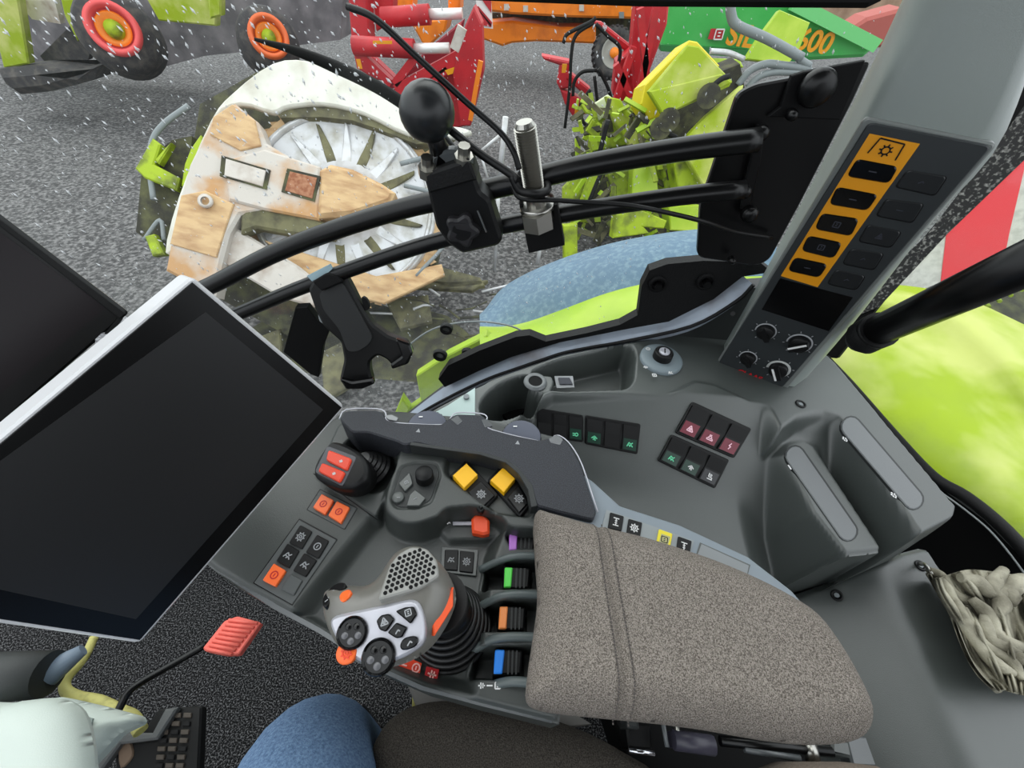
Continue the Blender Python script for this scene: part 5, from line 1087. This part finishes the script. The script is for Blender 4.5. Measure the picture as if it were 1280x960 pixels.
# ================================================================== SCREENS
SN = unit(V(*[V(*(np.cross(V(794, -1130, F), V(265, 429, F))))@a for a in (Xc, Yc, Zc)]))
def at_scale():
    cs = [(240, 345), (432, 508), (175, 805), (-241, 746)]; k = .0; q = plane(EYE+ray(432, 508)/np.linalg.norm(ray(432, 508))*1, SN); P = hits(cs, q); L_ = np.linalg.norm(P[1]-P[2]); return plane(EYE+(P[1]-EYE)*.30/L_, SN)
SP = at_scale()
sr = thing('terminal_screen', 'large switched off touch screen terminal with a thin silver edge, in front of the console', 'screen', hit(300, 600, SP))
cs = [(240, 345), (432, 508), (175, 805), (-241, 746)]
slab('housing', rnd(cs, 9, 5), SP, .030, mat('silver_edge_plastic', (206, 206, 208), .35, metal=.1), sr, h=0, bev=.002)
ins = lambda cs, f: [tuple(ctr(cs)+(np.array(p)-ctr(cs))*f) for p in cs]
Wc = hits(cs, SP); wc = sum(Wc)/4
def srect(f1, f2, off=(0, 0)):
    u = (Wc[1]-Wc[0]); v_ = (Wc[3]-Wc[0]); return [wc+u*(a*f1+off[0])+v_*(b_*f2+off[1]) for a, b_ in ((-.5, -.5), (.5, -.5), (.5, .5), (-.5, .5))]
nS = SP[1]
B().prism([p+nS*.0012 for p in srect(.966, .973)], nS, .004, .0005).build('glass_front', mat('screen_glass', (9, 9, 10), .25, spec=.25), sr)
dsp = [hit(x, y, lift(SP, .0016)) for x, y in ((257, 390), (404, 512), (170, 774), (-170, 700))]
B().prism(dsp, nS, .0006).build('display', mat('dark_display', (34, 34, 35), .35, spec=.3), sr)
B().box(wc-nS*.03, wc-nS*.09+V(-.02, .02, -.05), .10, .08).build('bracket', blackm, sr)
sr2 = thing('rear_screen', 'second dark monitor with a black rubber frame, top left behind the big screen', 'screen', hit(60, 380, YP(.30)))
S2 = plane(hit(150, 390, YP(.36)), V(.74, -.55, .36))
slab('frame', rnd([(162, 391), (-60, 222), (-330, 420), (-60, 585), (0, 532)], 5), S2, .028, metalb, sr2, bev=.003)
slab('frame_lip', [(158, 392), (150, 399), (-40, 252), (-60, 235), (-60, 228)], S2, .004, rubber, sr2, h=.003, bev=.001)
slab('display', [(124, 392), (132, 384), (-62, 246), (-270, 420), (-60, 560), (0, 493)], S2, .002, mat('monitor_face', (26, 21, 24), .3, spec=.25), sr2, h=.0015)
slab('frame_corner', [(122, 428), (150, 394), (154, 398), (130, 430)], S2, .01, black, sr2, h=.002)
slab('grey_edge_strip', [(119, 424), (152, 393), (160, 397), (130, 431), (124, 430)], plane(hit(140, 412, S2), V(.3, .3, .8)), .006, mat('speckled_grey', (120, 120, 124), .6, col2=(200, 200, 204), nscale=500), sr2, h=-.004)

# ================================================================== FLOOR LEVEL
pd = thing('parking_pedal', 'coral ribbed rubber pedal pad on a bent black rod below the big screen', 'pedal', hit(150, 890, ZP(.30)))
pz = ZP(.40)
pp_ = slab('pedal_pad', rnd([(253, 810), (280, 776), (296, 770), (326, 778), (298, 818), (280, 819), (256, 814)], 3), pz, .014, coral, pd, bev=.002)
for k in range(8):
    t_ = k/7; a = lerp((258, 811), (286, 775), t_); c_ = lerp((290, 818), (322, 779), t_); B().tube(hits([a, c_], lift(pz, .0015)), .0028, 8).build('rib', coral, pp_)
B().tube(sub(hits([(258, 806), (220, 828), (178, 852), (160, 866), (150, 884), (136, 912)], ZP(.39)), 4), .0055, 10).build('rod', metalb, pd)
cv = thing('steering_column', 'pale grey green steering column cover with dark grey tube, bottom left corner', 'column cover', hit(30, 910, ZP(.4)))
colP = [([(-60, 880), (20, 872), (60, 868), (78, 876), (96, 895), (104, 930), (110, 1010), (-60, 1030)], .60, .10, 0), ([(60, 869), (80, 872), (120, 884), (156, 892), (160, 905), (140, 915), (104, 940), (84, 950)], .52, .06, 1)]
co = poly(closed([(-80, 890), (0, 876), (50, 870), (72, 874), (90, 888), (100, 920), (104, 960), (104, 1020), (-80, 1040)], 3), ZP(.60))
relief('cover', co, lambda X, Y, s: .61-.03*(1-np.sqrt(np.clip(1-np.clip(1+s/.04, 0, 1)**2, 0, 1))), .004, .575, cream, cv)
co = poly(rnd([(30, 872), (58, 868), (110, 880), (158, 893), (160, 902), (130, 916), (112, 936), (70, 980), (20, 960)], 6), ZP(.50))
relief('lower_cover', co, lambda X, Y, s: .50-.03*(1-np.sqrt(np.clip(1-np.clip(1+s/.03, 0, 1)**2, 0, 1)))+.0*X, .004, .455, cream, cv)
B().tube([hit(0, 950, ZP(.56)), hit(-90, 950, ZP(.02))], [.05, .06], 20).build('column', cream, cv)
slab('recess_shade_plate', [(74, 886), (116, 898), (112, 912), (96, 926)], ZP(.502), .003, mat('cover_shade', (140, 152, 146), .5), cv, h=.001)  # thin plate, recess shade put into its darker colour
B().tube(hits([(-60, 850), (0, 846), (62, 842)], ZP(.42)), [.036, .034, .032], 20).build('dark_tube', deep, cv)
B().tube(hits([(60, 842), (104, 812)], ZP(.41)), [.021, .009], 16).build('blue_sleeve', mat('blue_grey_sleeve', (112, 126, 142), .5), cv)
yc = B().tube(sub(hits([(118, 796), (104, 824), (84, 848), (82, 862), (96, 872), (122, 878), (150, 890), (166, 898), (176, 914)], ZP(.36)), 6), [.0065, .0065, .007, .008, .0095, .0105, .010, .0105, .010], 12).build('sheathed_cable', cord, None, label='yellow sheathed cable curling beside the pale steering column cover', cat='cable')
yb = B().tube(hits([(520, 838), (520, 885)], ZP(.42)), .006, 10).build('yellow_cable', cord, None, label='short piece of yellow cable below the joystick, in front of the seat', cat='cable')
br = thing('brake_pedal', 'black brake pedal plate with worn rubber studs, bottom left on the carpet', 'pedal', hit(210, 930, ZP(.2)))
bp_ = ZP(.26)
slab('pedal_plate', rnd([(198, 886), (252, 882), (246, 1010), (150, 1010), (142, 936), (170, 925)], 3), bp_, .02, black, br, bev=.003)
slab('arm', [(86, 950), (122, 916), (190, 916), (206, 886), (222, 884), (196, 924), (150, 930), (110, 985), (84, 985)], bp_, .015, mat('pedal_grey', (88, 90, 90), .5), br, h=.014, bev=.003)
for r_ in range(9):
    for c_ in range(3):
        x = 208+c_*13-r_*1.6; y = 894+r_*10.5; slab('stud', [(x-5, y-3.2), (x+5, y-3.2), (x+4.4, y+3.2), (x-5.6, y+3.2)], bp_, .006, mat('worn_rubber_stud', (74, 66, 58), .6) if (r_+c_) % 3 else rubber, br, h=.004, bev=.001, r=1)
p = hit(96, 936, lift(bp_, .016)); B().cyl(p, p+V(0, 0, .004), .006, seg=12).build('pivot_pin', black, br)
slab('rust_patch', closed([(148, 930), (162, 926), (166, 945), (150, 960)], 3), bp_, .01, mat('worn_brown', (110, 90, 74), .7), br, h=.003, bev=.002)

# seat cushion
SZ = .56
s_out = poly(closed([(458, 950), (466, 924), (482, 900), (510, 882), (548, 874), (600, 876), (650, 886), (700, 900), (745, 918), (785, 940), (830, 970), (880, 1040), (900, 1180), (470, 1180), (455, 1040)], 3), ZP(SZ-.015))
seat = thing('driver_seat', 'dark brown grey fabric seat cushion in front of the armrest, bottom centre', 'seat', hit(620, 960, ZP(.1)))
relief('cushion', s_out, lambda X, Y, s: SZ-.04*(1-np.sqrt(np.clip(1-np.clip(1+s/.05, 0, 1)**2, 0, 1))), .004, SZ-.10, fabricd, seat)
slab('seat_base', [(520, 890), (680, 912), (740, 1100), (500, 1100)], ZP(.42), .34, blackm, seat)
slab('side_shell', [(505, 845), (600, 868), (700, 880), (740, 905), (700, 912), (600, 892), (520, 884)], ZP(.52), .03, mat('warm_grey_shell', (104, 102, 98), .5), seat, bev=.003)
# seat adjusters below the armrest
sa = thing('seat_adjusters', 'black seat adjusting mechanism with levers and brackets under the fabric armrest', 'mechanism', hit(900, 930, ZP(.4)))
slab('base', [(760, 880), (1020, 905), (1040, 980), (800, 1000)], ZP(.46), .08, blackm, sa, bev=.004)
for q, z, M_ in (([(782, 902), (814, 905), (816, 938), (786, 936)], .52, black), ([(784, 898), (798, 898), (800, 912), (784, 910)], .54, deep), ([(842, 912), (880, 918), (884, 936), (846, 934)], .54, mat('violet_grey', (52, 50, 60), .4)), ([(1040, 922), (1062, 926), (1066, 948), (1040, 942)], .52, dark), ([(1056, 918), (1090, 920), (1112, 960), (1066, 958)], .50, mid)):
    slab('bracket', rnd(q, 3), ZP(z), .04, M_, sa, bev=.003)
for a, c_, r, M_ in (((842, 925), (892, 932), .011, mat('lever_violet', (62, 60, 72), .4)), ((845, 905), (850, 938), .004, steel), ((828, 900), (834, 934), .003, mid), ((1010, 925), (1018, 956), .009, steel), ((900, 926), (1040, 940), .006, metalb), ((786, 938), (818, 942), .003, chrome), ((930, 936), (1000, 948), .004, mid)):
    B().tube(hits([a, c_], ZP(.545)), r, 10).build('lever', M_, sa)
slab('back_cushion', rnd([(976, 962), (1000, 952), (1060, 952), (1110, 958), (1130, 980), (1130, 1060), (970, 1060)], 6), ZP(.60), .06, mat('tan_fabric', (120, 108, 96), .95, bump=.6, bscale=500), seat, bev=.012, smooth=True)

bk_ = B(); 
bk_.prism([V(.56, -.82, .50), V(.56, -.26, .50), V(.72, -.28, 1.30), V(.72, -.80, 1.30)], V(-1, 0, .18), .12, .03, smooth=True); bk_.build('unseen_backrest', fabricd, seat)  # backrest out of view, added to close off light from the left
# person: one leg in blue jeans, knee at the bottom edge
pe = thing('person', 'knee of a seated person in blue jeans at the bottom edge of the view', 'person', V(-.20, -.10, 0))
jm = B(); J = [V(.02, -.64, .68), V(-.05, -.42, .67), V(-.14, -.18, .62), V(-.19, -.075, .575), V(-.215, -.022, .50), V(-.215, -.02, .38), V(-.20, -.04, .22), V(-.19, -.05, .10)]
jm.tube(sub(J, 5), [.105, .10, .092, .088, .078, .070, .062, .060], 24)
jm.build('jeans', denim, pe)
sh = B(); sh.tube(sub([V(-.17, -.10, .045), V(-.20, -.05, .055), V(-.25, .01, .045), V(-.29, .06, .04)], 4), [.040, .044, .040, .026], 16); sh.build('shoe', black, pe)
